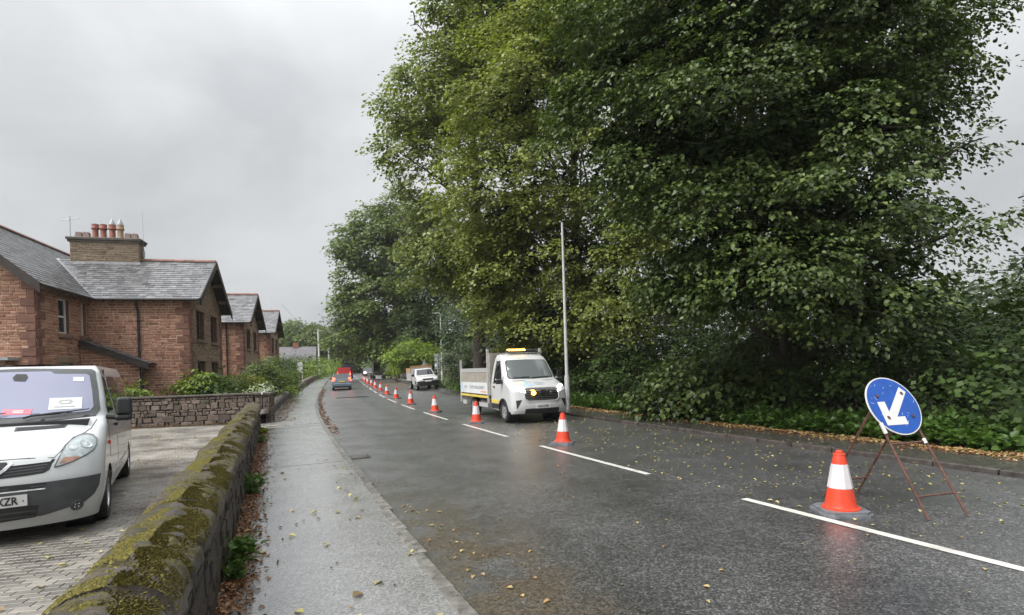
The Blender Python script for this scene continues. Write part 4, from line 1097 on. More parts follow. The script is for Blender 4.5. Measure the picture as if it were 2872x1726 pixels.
# bonnet: shut lines, vent slots
def line(pts, w, name, mat, par, lift=.003):
    mb = MB(); P_ = [Vector(p) for p in pts]; L_, R_ = [], []
    for i, p in enumerate(P_):
        t_ = (P_[min(i + 1, len(P_) - 1)] - P_[max(i - 1, 0)]).normalized(); n_ = Vector((-t_.y, t_.x)) * w / 2
        L_.append(fm(*(p + n_), lift)); R_.append(fm(*(p - n_), lift))
    v = L_ + R_; k = len(L_); mb.add(v, [(i, i + 1, k + i + 1, k + i) for i in range(k - 1)]); return mb.build(name, mat, par)
for sg in (1, -1):
    line([(sg * a, b) for a, b in ((.05, .925), (.3, .92), (.52, .90), (.57, .96), (.6, 1.02), (.65, 1.085), (.74, 1.12), (.79, 1.16), (.82, 1.25))], .008, 'bonnet_gap', M_plas, van)
    sl = [(sg * .09, 1.185), (sg * .54, 1.187), (sg * .555, 1.218), (sg * .085, 1.222)]
    if sg < 0: sl = sl[::-1]
    vent = MB().patch(sl, fm, .1, (), .004).build('bonnet_vent', M_gplas, van)
    s2 = [(sg * .11, 1.191), (sg * .525, 1.193), (sg * .535, 1.212), (sg * .105, 1.216)]
    if sg < 0: s2 = s2[::-1]
    MB().patch(s2, fm, .1, (), .007).build('vent_slot', M_plas, vent)
    # headlamp
    hl = [(.525, .80), (.556, .883), (.59, .971), (.63, 1.05), (.686, 1.095), (.753, 1.106), (.818, 1.086), (.86, 1.04), (.866, .98), (.845, .93), (.784, .887), (.677, .838), (.591, .812)]
    hl = hl if sg > 0 else mir(hl)
    lamp = MB().patch(hl, fm, .05, (), .006).build('headlamp', M_refl, van, True)
    rim = [(sg * a, b) for a, b in [(.525, .80), (.556, .883), (.59, .971), (.63, 1.05), (.686, 1.095), (.753, 1.106), (.818, 1.086), (.86, 1.04), (.866, .98), (.845, .93), (.784, .887), (.677, .838), (.591, .812), (.525, .80)]]
    line(rim, .012, 'lamp_rim', M_gplas, lamp, .010)
    for (a, b, r_) in ((.775, 1.0, .062), (.66, .985, .045)):
        c_ = fm(sg * a, b, .008); T = Matrix.Translation(c_) @ (fm(sg * a, b, 1.0) - fm(sg * a, b, 0.0)).to_track_quat('Z', 'Y').to_matrix().to_4x4()
        MB().lathe([(r_, 0), (r_, .006), (r_ * .8, .004), (r_ * .6, .002), (.001, .012)], 18, T).build('lamp_bowl', M_chrome, lamp, True, 40)
    ind = [(.56, .835), (.60, .893), (.74, .88), (.70, .852), (.62, .826)]; ind = ind if sg > 0 else mir(ind)
    MB().patch(ind, fm, .04, (), .011).build('indicator', M_amber, lamp, True)
    ln = hl; MB().patch(ln, fm, .05, (), .018).build('lamp_lens', M_lens, lamp, True)
    # upper grille half
    gr = [(.02, .735), (.30, .742), (.44, .752), (.485, .78), (.53, .885), (.50, .888), (.02, .905)]; gr = gr if sg > 0 else mir(gr)
    gp = MB().patch(gr, fm, .08, (), .004).build('grille', M_plas, van)
    for z_ in (.765, .795, .825): line([(sg * (.12 if z_ < .8 else .15), z_ + .0), (sg * .3, z_ + .006), (sg * (.43 + (z_ - .765) * .6), z_ + .012)], .010, 'grille_bar', M_gplas, gp, .012)
    cb = [(.16, .855), (.49, .862), (.505, .888), (.13, .903)]; cb = cb if sg > 0 else mir(cb)
    MB().patch(cb, fm, .08, (), .014).build('grille_trim', M_vwhite, van)
    line([(sg * .18, .885), (sg * .12, .82), (sg * .06, .775), (0.001, .75)], .03, 'badge_wing', M_chrome, van, .02)
    # fog lamp
    c_ = fm(sg * .70, .352, .014); T = Matrix.Translation(c_) @ (fm(sg * .70, .347, 1.0) - fm(sg * .70, .347, 0.0)).to_track_quat('Z', 'Y').to_matrix().to_4x4()
    fg = MB().lathe([(.062, 0), (.062, .016), (.052, .016), (.046, .008), (.001, .006)], 20, T).build('fog_lamp', M_gplas, van, True, 40)
    for (dx, dy) in ((.018, .018), (-.018, .018), (.018, -.018), (-.018, -.018)): MB().lathe([(.011, .006), (.008, .014), (.001, .016)], 8, T @ Matrix.Translation((dx, dy, 0))).build('fog_bulb', M_chrome, fg, True)
MB().lathe([(.085, 0), (.085, .012), (.07, .016), (.055, .008), (.001, .008)], 24, Matrix.Translation(fm(0, .83, .012)) @ Matrix.Rotation(math.pi / 2, 4, 'Y')).build('badge', M_chrome, van, True, 40)
blk = [(-.905, .655), (-.89, .53), (-.848, .44), (-.775, .385), (-.70, .30), (-.64, .335), (-.44, .30), (0, .275), (.44, .30), (.64, .335), (.70, .30), (.775, .385), (.848, .44), (.89, .53), (.905, .655), (.475, .655), (0, .662), (-.475, .655)]
bk = MB().patch([(-.905, .655), (-.89, .53), (-.848, .44), (-.765, .37), (-.64, .345), (-.44, .30), (0, .275), (.44, .30), (.64, .345), (.765, .37), (.848, .44), (.89, .53), (.905, .655), (.475, .655), (0, .662), (-.475, .655)], fm, .03, (), .016).build('bumper_insert', M_gplas, van, True)
up = MB().patch([(-.44, .60), (0, .603), (.44, .60), (.46, .65), (0, .657), (-.46, .65)], fm, .05, (), .022).build('upper_intake', M_plas, bk)
lo = MB().patch([(-.36, .295), (0, .283), (.36, .295), (.40, .42), (0, .425), (-.40, .42)], fm, .05, (), .022).build('lower_intake', M_plas, bk)
for z_, w_ in ((.625, .45), (.592, .45), (.325, .35), (.375, .37)): line([(-w_, z_ - .004), (0, z_), (w_, z_ - .004)], .014, 'intake_bar', M_gplas if z_ != .592 else M_refl, bk, .032)
pl = MB().patch([(-.215, .437), (.305, .437), (.305, .550), (-.215, .550)], fm, .08, (), .034).build('number_plate', M_plate, van)
text_on('plate_text', 'XZR', .108, M_ink, pl, fm, .145, .494, 1.0, .0025, .038, .8)
text_on('plate_dot', '.', .09, M_ink, pl, fm, .273, .512, 1.0, .002, .038)
# cabin
MB().box((-1.1, 0, 1.22), (.55, 1.5, .1)).build('dashboard', M_dash, van)
for y_ in (-.5, .1, .5):
    st = MB(); st.box((-2.0, y_, 1.25), (.14, .44, .62)); st.box((-2.0, y_, 1.66), (.1, .26, .18)); so = st.build('seat', M_seat, van)
MB().tube([(-1.45 + .02 * math.sin(a), -.42 + .18 * math.cos(a), 1.27 + .17 * math.sin(a)) for a in np.linspace(0, 6.283, 17)], .014, 6).build('steering_wheel', M_dash, van)
MB().box((-2.25, 0, 1.1), (.03, 1.6, 1.6)).build('bulkhead', M_seat, van)

# ---------------------------------------------------------------- traffic-management truck
TF = Front([(.3, -.12), (.4, -.03), (.55, 0), (.75, -.01), (1.05, -.05), (1.15, -.12), (1.22, -.25), (1.32, -.5), (1.42, -.80), (1.75, -1.06), (2.12, -1.36), (2.25, -1.55), (2.34, -1.85)],
           [(.3, .97), (.6, 1.0), (1.2, 1.0), (1.45, .97), (1.8, .90), (2.15, .82), (2.34, .7)],
           [(.3, .3), (.6, .35), (1.0, .4), (1.4, .38), (1.8, .25), (2.3, .2)], 2.6)
trk = tag(empty('flatbed_truck', (.97, 17.9, 0), math.atan2(-.932, .363)), 'white dropside truck with amber roof beacons parked behind the cones', 'truck')
TF.shell(.32, 2.325, 46, 31).build('cab_front', M_twhite, trk, True, 60)
tfm = TF.fm
def tside(sg): return lambda x, z, l=0.0: Vector((x, sg * (TF.hw(z) + l), z))
M_bedside = pm('bed_panel', (.58, .59, .59), .4, namt=.08); M_ply = pm('plywood_board', (.26, .235, .2), .7, nscale=5, namt=.2); M_alu = pm('aluminium', (.6, .6, .6), .38, metal=.5, namt=.1)
M_ystrip = pm('reflective_yellow', (.62, .46, .08), .4, namt=.1); M_lblue = pm('pale_blue_vinyl', (.28, .5, .72), .4, namt=.1); M_lgrey = pm('grey_vinyl', (.28, .3, .34), .4, namt=.1)
for sg in (1, -1):
    f_ = tside(sg); zs = np.linspace(.36, 2.30, 26); edge = [(TF.x(TF.hw(z), z), z) for z in zs]
    low = [(-2.2, .42)] + list(reversed(arch_poly(-1.02, .36, .43, 12, .12, math.pi - .05)))
    MB().patch(low + [(edge[0][0], .36)] + edge[1:] + [(-2.2, 2.30)], f_, .12, (), 0.0, sg < 0).build('cab_side', M_twhite, trk, True, 60)
    MB().patch([(-1.22, 1.30), (-1.98, 1.30), (-1.98, 2.08), (-1.62, 2.08), (-1.28, 1.62)], f_, .15, (), .006, sg < 0).build('door_window', M_dglass, trk)
    MB().patch([(-2.05, .45), (-2.06, .45), (-2.06, 2.15), (-2.05, 2.15)], f_, .4, (), .004, sg < 0).build('door_gap', M_plas, trk)
    MB().patch([(-2.18, .62), (-1.46, .62), (-1.46, .74), (-2.18, .74)], f_, .2, (), .008, sg < 0).build('yellow_stripe', M_ystrip, trk)
    MB().patch([(-2.18, .43), (-1.46, .43), (-1.46, .6), (-2.18, .6)], f_, .2, (), .012, sg < 0).build('sill_cladding', M_plas, trk)
    arc_ = MB(); pts = arch_poly(-1.02, .36, .43, 14, .1, math.pi - .1)
    arc_.tube([f_(a, b, .004) for a, b in pts], .03, 6); arc_.build('wheel_arch_trim', M_plas, trk)
    m_ = MB(); m_.box((-1.05, sg * 1.13, 1.58), (.09, .20, .24), taper=.9); m_.box((-1.05, sg * 1.12, 1.36), (.09, .2, .14)); mo = m_.build('wing_mirror', M_plas, trk); b_ = mo.modifiers.new('bevel', 'BEVEL'); b_.width = .02; b_.segments = 2
    MB().box((-1.09, sg * 1.12, 1.455), (.1, .2, .05)).build('mirror_indicator', M_twhite, trk)
    MB().tube([(-1.12, sg * .96, 1.34), (-1.06, sg * 1.06, 1.36)], .03, 6).build('mirror_arm', M_plas, trk)
    MB().box((-1.9, sg * 1.005, 1.18), (.18, .03, .04)).build('door_handle', M_plas, trk)
    wheel(trk, -1.02, sg * .86, .36, .235, sg, M_alloy, 6); wheel(trk, -4.55, sg * .84, .36, .235, sg, M_steel, 6)
    MB().lathe([(.44, -.25), (.44, .02)], 18, Matrix.Translation((-1.02, sg * .84, .36)) @ Matrix.Rotation(-math.pi / 2 * sg, 4, 'X'), False).build('wheel_housing', M_plas, trk)
    # headlamp and lit daytime strip
    hl = [(.56, .99), (.93, 1.06), (.905, 1.235), (.74, 1.225), (.57, 1.15)]; hl = hl if sg > 0 else mir(hl)
    lp = MB().patch(hl, tfm, .06, (), .006).build('headlamp', M_refl, trk, True)
    on = [(.57, 1.0), (.70, 1.03), (.72, 1.13), (.90, 1.2), (.89, 1.232), (.74, 1.222), (.575, 1.15)]; on = on if sg > 0 else mir(on)
    MB().patch(on, tfm, .05, (), .012).build('daytime_strip', M_headon, lp)
    vt = [(.86, .47), (.70, .78), (.88, .76)]; vt = vt if sg > 0 else mir(vt)
    MB().patch(vt[::1], tfm, .08, (), .008).build('bumper_vent', M_plas, trk)
    sk = [(.94, .36), (.62, .36), (.60, .49), (.0, .52), (.0, .60), (.58, .60), (.66, .66), (.93, .42)]; sk = [(a, b) for a, b in sk]
    sk = sk[::-1] if sg > 0 else mir(sk)[::-1]
    MB().patch(sk, tfm, .08, (), .02).build('bumper_lip', M_alu if False else M_twhite, trk)
MB().patch([(-.6, .33), (.6, .33), (.6, .485), (-.6, .485)], tfm, .1, (), .012).build('lower_intake', M_plas, trk)
scr = [(-.80, 1.46), (0, 1.43), (.80, 1.46), (.84, 1.52), (.765, 2.0), (.72, 2.08), (0, 2.10), (-.72, 2.08), (-.765, 2.0), (-.84, 1.52)]
MB().patch(scr, tfm, .1, (), .004).build('screen_surround', M_plas, trk, True)
MB().patch([(a * .95, 1.77 + (b - 1.77) * .93) for a, b in scr], tfm, .1, (), .009).build('windscreen', glassm('truck_glass', (.15, .17, .17), .03, .15), trk, True)  # pale grey glass colour imitates the sky reflection on the cab screen
go = [(-.60, .80), (-.50, .725), (.50, .725), (.60, .80), (.62, 1.05), (.54, 1.135), (-.54, 1.135), (-.62, 1.05)]
gr = MB().patch(go, tfm, .1, (), .006).build('grille', M_plas, trk)
pts = go + [go[0]]
MB().tube([tfm(a, b, .012) for a, b in pts], .026, 6).build('grille_surround', M_alu, gr)
for i, z_ in enumerate((.79, .865, .94, 1.01, 1.08)):
    MB().tube([tfm(a, z_, .016) for a in np.linspace(-.565, .565, 9)], .017, 6).build('grille_bar', M_chrome, gr)
T = Matrix.Translation(tfm(0, 1.0, .03)) @ Matrix.Rotation(math.pi / 2, 4, 'Y')
MB().lathe([(.1, 0), (.1, .02), (.085, .025), (.001, .02)], 24, T).build('badge_disc', M_plas, gr, True, 40)
for dy in (-.055, .0, .055): MB().prism([(dy - .045, .965), (dy - .02, .965), (dy + .045, 1.04), (dy + .02, 1.04)], .058, .068, lambda a, b, l: tfm(a, b, l)).build('badge_bar', M_chrome, gr)
T = Matrix.Translation(tfm(-.31, .985, .03)) @ Matrix.Rotation(math.pi / 2, 4, 'Y')
MB().lathe([(.07, 0), (.07, .03), (.04, .05), (.001, .055)], 18, T).build('amber_strobe', M_amberon, gr, True)
T = Matrix.Translation(tfm(.31, .985, .03)) @ Matrix.Rotation(math.pi / 2, 4, 'Y')
MB().lathe([(.05, 0), (.05, .02), (.001, .03)], 14, T).build('amber_strobe', M_gplas, gr, True)
pl = MB().patch([(-.26, .495), (.26, .495), (.26, .61), (-.26, .61)], tfm, .1, (), .03).build('number_plate', M_plate, trk)
text_on('plate_text', 'H16 CTM', .1, M_ink, pl, tfm, 0, .553, 1.0, .003, .034, .88)
text_on('bonnet_lettering', 'ctm', .16, M_lgrey, trk, tfm, .06, 1.292, 1.0, .002, .006, 1.3)
ring = [(-.33 + .15 * math.cos(a), 1.285 + .065 * math.sin(a)) for a in np.linspace(0, 6.283, 22)[:-1]]; inn = [(-.30 + .11 * math.cos(a), 1.293 + .045 * math.sin(a)) for a in np.linspace(0, 6.283, 18)[:-1]]
MB().patch(ring, tfm, .08, [inn], .006).build('bonnet_emblem', M_lblue, trk)
for sg in (1, -1):
    q = [(sg * .3, 1.385), (sg * .72, 1.372), (sg * .72, 1.382), (sg * .3, 1.395)]; q = q if sg > 0 else q[::-1]
    MB().patch(q, tfm, .2, (), .005).build('bonnet_crease', M_gplas, trk)
MB().add([(-1.8, -.72, 2.32), (-1.8, .72, 2.32), (-2.22, .72, 2.33), (-2.22, -.72, 2.33), (-2.0, -.45, 2.36), (-2.0, .45, 2.36)], [(0, 1, 5, 4), (1, 2, 5), (2, 3, 4, 5), (3, 0, 4)]).build('cab_roof', M_twhite, trk, True)
MB().add([(-2.2, -1, .42), (-2.2, 1, .42), (-2.2, .98, 1.3), (-2.2, .72, 2.33), (-2.2, -.72, 2.33), (-2.2, -.98, 1.3)], [(0, 1, 2, 3, 4, 5)]).build('cab_back', M_twhite, trk)
bar = MB().box((-1.75, 0, 2.43), (.2, 1.1, .06)).build('light_bar', M_gplas, trk)
for i in range(5): MB().cham((-1.72, -.47 + i * .13, 2.45), (.18, .12, .055), .015).build('amber_beacon', M_amberon, bar)
for i in range(3): MB().cham((-1.72, .2 + i * .15, 2.45), (.18, .14, .05), .015).build('beacon_cover', M_gplas, bar)
MB().tube([(-1.7, .1, 2.3), (-1.78, .1, 2.58)], .006, 5).build('aerial', M_plas, trk)
MB().box((-1.15, 0, 1.38), (.5, 1.6, .1)).build('dashboard', M_dash, trk)
for y_ in (-.5, .05, .5):
    st = MB(); st.box((-1.95, y_, 1.5), (.12, .42, .6)); st.box((-1.95, y_, 1.9), (.1, .24, .18)); st.build('seat', M_seat, trk)
MB().patch([(.1, 1.50), (.55, 1.49), (.5, 1.62), (.12, 1.63)], tfm, .1, (), -.05).build('dash_papers', M_paper, trk)
for y0, y1 in ((-.7, -.1), (.0, .62)): MB().tube([tfm(y0 + (y1 - y0) * i / 6, 1.455 + .035 * i / 6, .03) for i in range(7)], .012, 5).build('wiper', M_plas, trk)
# chassis and dropside body
MB().box((-3.7, 0, .62), (4.3, .8, .16)).build('chassis', M_plas, trk)
bed = MB().box((-4.1, 0, .82), (3.7, 2.06, .1)).build('bed_floor', M_plas, trk)
MB().box((-2.33, 0, 1.55), (.1, 2.0, 1.65)).build('headboard', M_ply, trk)
for sg in (1, -1):
    MB().box((-4.12, sg * 1.045, .80), (3.5, .03, .08)).build('yellow_side_strip', M_ystrip, trk)
    sp = MB().box((-4.12, sg * 1.04, 1.1), (3.45, .04, .42)).build('drop_side', M_bedside, trk)
    MB().box((-4.12, sg * 1.0, 1.50), (3.5, .03, .36)).build('mesh_board', M_ply, trk)
    MB().box((-4.12, sg * 1.0, 1.77), (3.5, .04, .16)).build('top_rail', M_alu, trk)
    for x_ in (-2.42, -5.9): MB().box((x_, sg * 1.03, (1.55 if x_ > -3 else 1.35)), (.09, .07, (1.95 if x_ > -3 else 1.7))).build('body_post', M_alu, trk)
    for x_, l_ in ((-3.1, 1.0), (-5.5, .55)): MB().box((x_, sg * 1.0, .5), (l_, .03, .16)).build('side_guard', M_alu, trk)
    MB().box((-4.55, sg * .86, .76), (1.0, .3, .04)).build('mudguard', M_plas, trk)
    sf = lambda a, b, l=0.0: Vector((a, sg * (1.06 + l), b))
    rd = -1.0 if sg > 0 else 1.0
    text_on('side_lettering', 'ctm', .24, M_lgrey, sp, sf, -4.12 + -rd * 1.05, 1.14, rd, .004, .003, 1.0)
    text_on('side_lettering', 'TRAFFIC MANAGEMENT', .17, M_lgrey, sp, sf, -4.12 + rd * .42, 1.12, rd, .003, .003, 1.02)
    rg = [(-4.12 - rd * 1.42 + .15 * math.cos(a), 1.11 + .17 * math.sin(a)) for a in np.linspace(0, 6.283, 20)[:-1]]; ri = [(-4.12 - rd * 1.36 + .1 * math.cos(a), 1.12 + .12 * math.sin(a)) for a in np.linspace(0, 6.283, 16)[:-1]]
    MB().patch(rg, sf, .1, [ri], .003, sg > 0).build('side_emblem', M_lblue, sp)
    MB().patch([(-4.12 + rd * .9, .955), (-4.12 + rd * 1.5, .955), (-4.12 + rd * 1.5, .995), (-4.12 + rd * .9, .995)], sf, .3, (), .003, sg * rd > 0).build('side_strapline', M_amber, sp)
MB().box((-5.92, 0, 1.1), (.04, 2.0, .42)).build('tail_board', M_bedside, trk)

# ---------------------------------------------------------------- simpler vehicles further off
def car(name, label, pos, hd, L, W, Hh, col, style, group=None, lit='rear', cat='car'):
    """x forward; style hatch / van / suv.  Body lofted from cross sections with a glasshouse on top"""
    c = tag(empty(name, pos, hd), label, cat, group); mp_ = paint(name + '_paint', col, amt=.25)
    hw = W / 2
    if style == 'van': secs = [(0, .25, .72, .9), (.25, .18, .95, .99), (.9, .18, 1.05, 1), (1.0, .18, 1.06, 1), (L * .9, .18, 1.06, 1), (L, .22, 1.04, .97)]; belt = 1.06; gl = [(.95, 1.55), (L, L - .05)]
    else: secs = [(0, .3, .62, .82), (.25, .2, .76, .95), (.7, .18, .88, .99), (1.15, .18, .95, 1), (L * .7, .18, .98, 1), (L - .3, .2, .98, .98), (L - .05, .28, .95, .92), (L, .36, .86, .88)]; belt = .96; gl = [(1.1, 1.95), (L - .12, L - .55)]
    v, f = [], []; n = 14
    for (x, zb, zt, ws) in secs:
        ring = [(-1, 0), (-1, .25), (-1.0, .55), (-.985, .8), (-.93, .95), (-.7, 1.0), (-.25, 1.02), (.25, 1.02), (.7, 1.0), (.93, .95), (.985, .8), (1, .55), (1, .25), (1, 0)]
        for a, b in ring: v.append((-x, a * hw * ws, zb + (zt - zb) * b))
    for i in range(len(secs) - 1):
        for j in range(n): f.append((i * n + j, i * n + (j + 1) % n, (i + 1) * n + (j + 1) % n, (i + 1) * n + j))
    f.append(tuple(range(n))[::-1]); f.append(tuple((len(secs) - 1) * n + j for j in range(n)))
    body = MB(); body.add(v, f); body.build('body', mp_, c, True, 45)
    (xf0, xf1), (xr0, xr1) = gl; tw = .80 if style != 'van' else .86
    def gp(x, y, z): return (-x, y, z)
    A = [gp(xf0, -hw * .94, belt - .02), gp(xf0, hw * .94, belt - .02), gp(xr0, hw * .94, belt - .02), gp(xr0, -hw * .94, belt - .02), gp(xf1, -hw * tw, Hh - .06), gp(xf1, hw * tw, Hh - .06), gp(xr1, hw * tw, Hh - .06), gp(xr1, -hw * tw, Hh - .06)]
    gm_ = mp_ if style == 'van' else M_dglass
    for q4 in ((1, 2, 6, 5), (3, 0, 4, 7)): MB().add([A[i] for i in q4], [(0, 1, 2, 3)]).build('side_glass', gm_, c)
    MB().add([A[i] for i in (0, 1, 5, 4)], [(0, 1, 2, 3)]).build('windscreen', M_dglass, c)
    fr = MB().add([A[i] for i in (2, 3, 7, 6)], [(0, 1, 2, 3)]); fr.build('rear_window', mp_ if style == 'van' else M_dglass, c)
    rf2 = MB(); nn_ = 6; rv2 = []
    for i in range(nn_ + 1):
        x = xf1 + (xr1 - xf1) * i / nn_
        for j in range(7):
            q = j / 3 - 1; rv2.append(gp(x, q * hw * (tw + .015), Hh - .065 + .06 * (1 - q * q) * math.sin(math.pi * (.15 + .7 * i / nn_))))
    rf2.add(rv2, [(i * 7 + j, i * 7 + j + 1, (i + 1) * 7 + j + 1, (i + 1) * 7 + j) for i in range(nn_) for j in range(6)]); rf2.build('roof', mp_, c, True)
    pil = MB()
    for a, b in ((0, 4), (1, 5), (2, 6), (3, 7)): pil.tube([A[a], A[b]], .045, 6)
    for sgn, (i0, i1, j0, j1) in ((1, (1, 2, 5, 6)), (-1, (0, 3, 4, 7))): pil.tube([Vector(A[i0]).lerp(Vector(A[i1]), .45), Vector(A[j0]).lerp(Vector(A[j1]), .45)], .04, 5)
    pil.build('pillars', mp_, c)
    r = .31 if style != 'suv' else .36
    for x in (.82, L - .78):
        for sg in (1, -1): wheel(c, -x, sg * (hw - .11), r, .2, sg)
    for sg in (1, -1): MB().box((-xf0 - .15, sg * (hw + .09), belt + .03), (.08, .17, .13)).build('door_mirror', M_plas, c)
    # rear end
    if style == 'van':
        for sg in (1, -1):
            MB().box((-L + .02, sg * (hw - .08), 1.0), (.06, .1, .5)).build('tail_lamp', M_tailon if lit == 'rear' else M_redlens, c)
            MB().box((-L - .005, sg * .42, 1.42), (.03, .72, .4)).build('rear_glass', M_dglass, c) if lit != 'rear' else None
        MB().box((-L - .01, 0, Hh - .42), (.03, W * .78, .05)).build('door_rail', mp_, c)
        MB().box((-L - .02, 0, .3), (.12, W * .9, .2)).build('bumper', M_plas, c)
        MB().box((-L - .04, .1, .62), (.03, .52, .11)).build('number_plate', M_yplate, c)
    else:
        for sg in (1, -1):
            T = MB(); T.add([(-L + .11, sg * hw * .88, 1.12), (-L + .11, sg * hw * .68, 1.1), (-L - .005, sg * hw * .66, .80), (-L - .0, sg * hw * .92, .78), (-L + .2, sg * hw * .93, 1.12), (-L + .12, sg * hw * .99, .8)], [(0, 1, 2, 3) if sg > 0 else (3, 2, 1, 0), (4, 0, 3, 5) if sg > 0 else (5, 3, 0, 4)]); T.build('tail_lamp', M_tailon if lit == 'rear' else M_redlens, c)
        MB().cham((-L - .02, 0, .47), (.14, W * .93, .26), .03).build('bumper', mp_, c)
        MB().box((-L - .05, 0, .3), (.1, W * .8, .12)).build('lower_bumper', M_plas, c)
        MB().box((-L - .02, 0, .76), (.03, .52, .11)).build('number_plate', M_yplate, c)
        for sg in (1, -1): MB().box((-L - .095, sg * W * .4, .52), (.02, .14, .06)).build('rear_reflector', M_chrome, c)
        MB().box((-L + .03, 0, .87), (.03, W * .5, .03)).build('tailgate_trim', M_chrome, c)
    # front end
    for sg in (1, -1): MB().lathe([(.17 if lit == 'front' else .1, 0), (.12, .05), (.001, .08)], 12, Matrix.Translation((-.07, sg * hw * .68, .70 if style != 'suv' else .85)) @ Matrix.Rotation(math.pi / 2, 4, 'Y')).build('headlamp', M_headon if lit == 'front' else M_refl, c)
    MB().box((.0, 0, .6), (.05, W * .5, .2)).build('grille', M_plas, c)
    MB().box((.02, 0, .42), (.03, .52, .11)).build('front_plate', M_plate, c)
    return c
hd = heading(50)
def on_lane(y, off, z=0.0): return P(y, off, z)
p_ = Vector((-16.08, 49.6, 0)).lerp(Vector((-14.92, 50.54, 0)), .5); q_ = Vector((math.cos(hd), math.sin(hd), 0)); nose = p_ + q_ * 3.25
car('blue_hatchback', 'pale blue hatchback driving away with its brake lamps lit', (nose.x, nose.y, rz(51.5)), hd, 4.0, 1.69, 1.5, (.10, .15, .20), 'hatch')
hd2 = heading(78); b2 = P(76, -2.0); n2 = b2 + Vector((math.cos(hd2), math.sin(hd2), 0)) * 4.4
car('red_van', 'red delivery van driving away just ahead of the blue hatchback', (n2.x, n2.y, rz(80)), hd2, 4.4, 1.84, 1.85, (.5, .018, .014), 'van', cat='van')
b3 = P(92, -1.4); n3 = b3 + Vector((math.cos(hd2), math.sin(hd2), 0)) * 4.6
car('dark_van', 'dark blue vehicle ahead of the red delivery van', (n3.x, n3.y, rz(96)), hd2, 4.6, 1.9, 2.15, (.03, .04, .075), 'van', lit='none', cat='van')
b4 = P(92, 2.1); car('oncoming_car', 'dark oncoming car with bright headlamps beyond the cones', (b4.x, b4.y, b4.z), heading(92) + math.pi, 4.6, 1.85, 1.75, (.05, .05, .045), 'suv', lit='front')

# ---------------------------------------------------------------- tipper pick-up half on the footway
pk_dir = math.atan2(-2.8, 1.0)
PF = Front([(.35, -.05), (.5, 0), (.75, 0), (.95, -.06), (1.03, -.2), (1.1, -.6), (1.17, -1.08), (1.45, -1.38), (1.66, -1.62), (1.74, -1.85), (1.76, -2.0)],
           [(.35, .85), (.7, .9), (1.05, .88), (1.2, .84), (1.45, .76), (1.7, .66), (1.76, .6)], [(.35, .25), (.8, .3), (1.1, .3), (1.5, .2), (1.76, .15)], 2.6)
_pc = Vector((-7.76, 45.0, 0)); _f = Vector((math.cos(pk_dir), math.sin(pk_dir), 0)); _l = Vector((-_f.y, _f.x, 0))
_n = _pc + _l * .78 + _f * .85
M_pk = Matrix.Translation((_n.x, _n.y, rz(46) + .03)) @ Matrix.Rotation(pk_dir, 4, 'Z') @ Matrix.Rotation(math.radians(3.2), 4, 'X')
pku = tag(empty('tipper_pickup', M=M_pk), 'small white tipper pick-up with wooden side boards parked half on the footway', 'pickup')
M_wood = pm('timber_board', (.36, .22, .11), .7, nscale=6, namt=.25)
PF.shell(.42, 1.75, 30, 21).build('cab_front', M_twhite, pku, True, 60); pf = PF.fm
MB().patch([(-.66, 1.2), (.66, 1.2), (.7, 1.24), (.6, 1.62), (.55, 1.66), (-.55, 1.66), (-.6, 1.62), (-.7, 1.24)], pf, .1, (), .006).build('windscreen', M_dglass, pku, True)
MB().patch([(-.86, .45), (.86, .45), (.86, .72), (.62, .74), (-.62, .74), (-.86, .72)], pf, .1, (), .03).build('bumper', M_plas, pku)
MB().box((-.25, 0, .42), (.5, 1.5, .16)).build('skid_guard', M_plas, pku)
MB().patch([(-.38, .8), (.38, .8), (.45, .93), (-.45, .93)], pf, .1, (), .01).build('grille', M_plas, pku)
MB().patch([(-.26, .68), (.26, .68), (.26, .79), (-.26, .79)], pf, .1, (), .045).build('number_plate', M_plate, pku)
for sg in (1, -1):
    hl = [(.48, .8), (.8, .84), (.83, .97), (.5, .95)]; hl = hl if sg > 0 else mir(hl)
    MB().patch(hl, pf, .08, (), .01).build('headlamp', M_refl, pku)
    sf = lambda x, z, l=0.0: Vector((x, sg * (PF.hw(z) + l), z)); zs = np.linspace(.44, 1.73, 16); edge = [(PF.x(PF.hw(z), z), z) for z in zs]
    MB().patch([(-2.5, .5)] + list(reversed(arch_poly(-.85, .38, .42, 10, .15, math.pi - .05))) + [(edge[0][0], .44)] + edge[1:] + [(-2.5, 1.73)], sf, .14, (), 0.0, sg < 0).build('cab_side', M_twhite, pku, True, 50)
    MB().patch([(-1.5, 1.2), (-2.35, 1.2), (-2.3, 1.62), (-1.85, 1.62)], sf, .14, (), .006, sg < 0).build('door_window', M_dglass, pku)
    MB().box((-1.35, sg * .98, 1.22), (.1, .2, .16)).build('wing_mirror', M_plas, pku)
    wheel(pku, -.85, sg * .77, .36, .24, sg, M_alloy, 6); wheel(pku, -3.85, sg * .77, .36, .24, sg, M_steel, 6)
    MB().box((-3.8, sg * .93, 1.12), (2.3, .05, .7)).build('drop_side', M_twhite, pku)
    MB().box((-3.8, sg * .93, 1.66), (2.3, .04, .38)).build('side_board', M_wood, pku)
MB().box((-2.6, 0, 1.3), (.06, 1.8, 1.0)).build('headboard', M_twhite, pku)
for z_, x_ in ((1.86, -2.6), (1.97, -2.72)): MB().box((x_, 0, z_), (.05, 1.86, .10)).build('front_board', M_wood, pku)
MB().box((-3.8, 0, .75), (2.3, 1.85, .08)).build('bed_floor', M_plas, pku); MB().box((-2.2, 0, .55), (3.8, .8, .14)).build('chassis', M_plas, pku)
MB().add([(-1.9, -.6, 1.755), (-1.9, .6, 1.755), (-2.5, .6, 1.76), (-2.5, -.6, 1.76)], [(0, 1, 2, 3)]).build('cab_roof', M_twhite, pku)
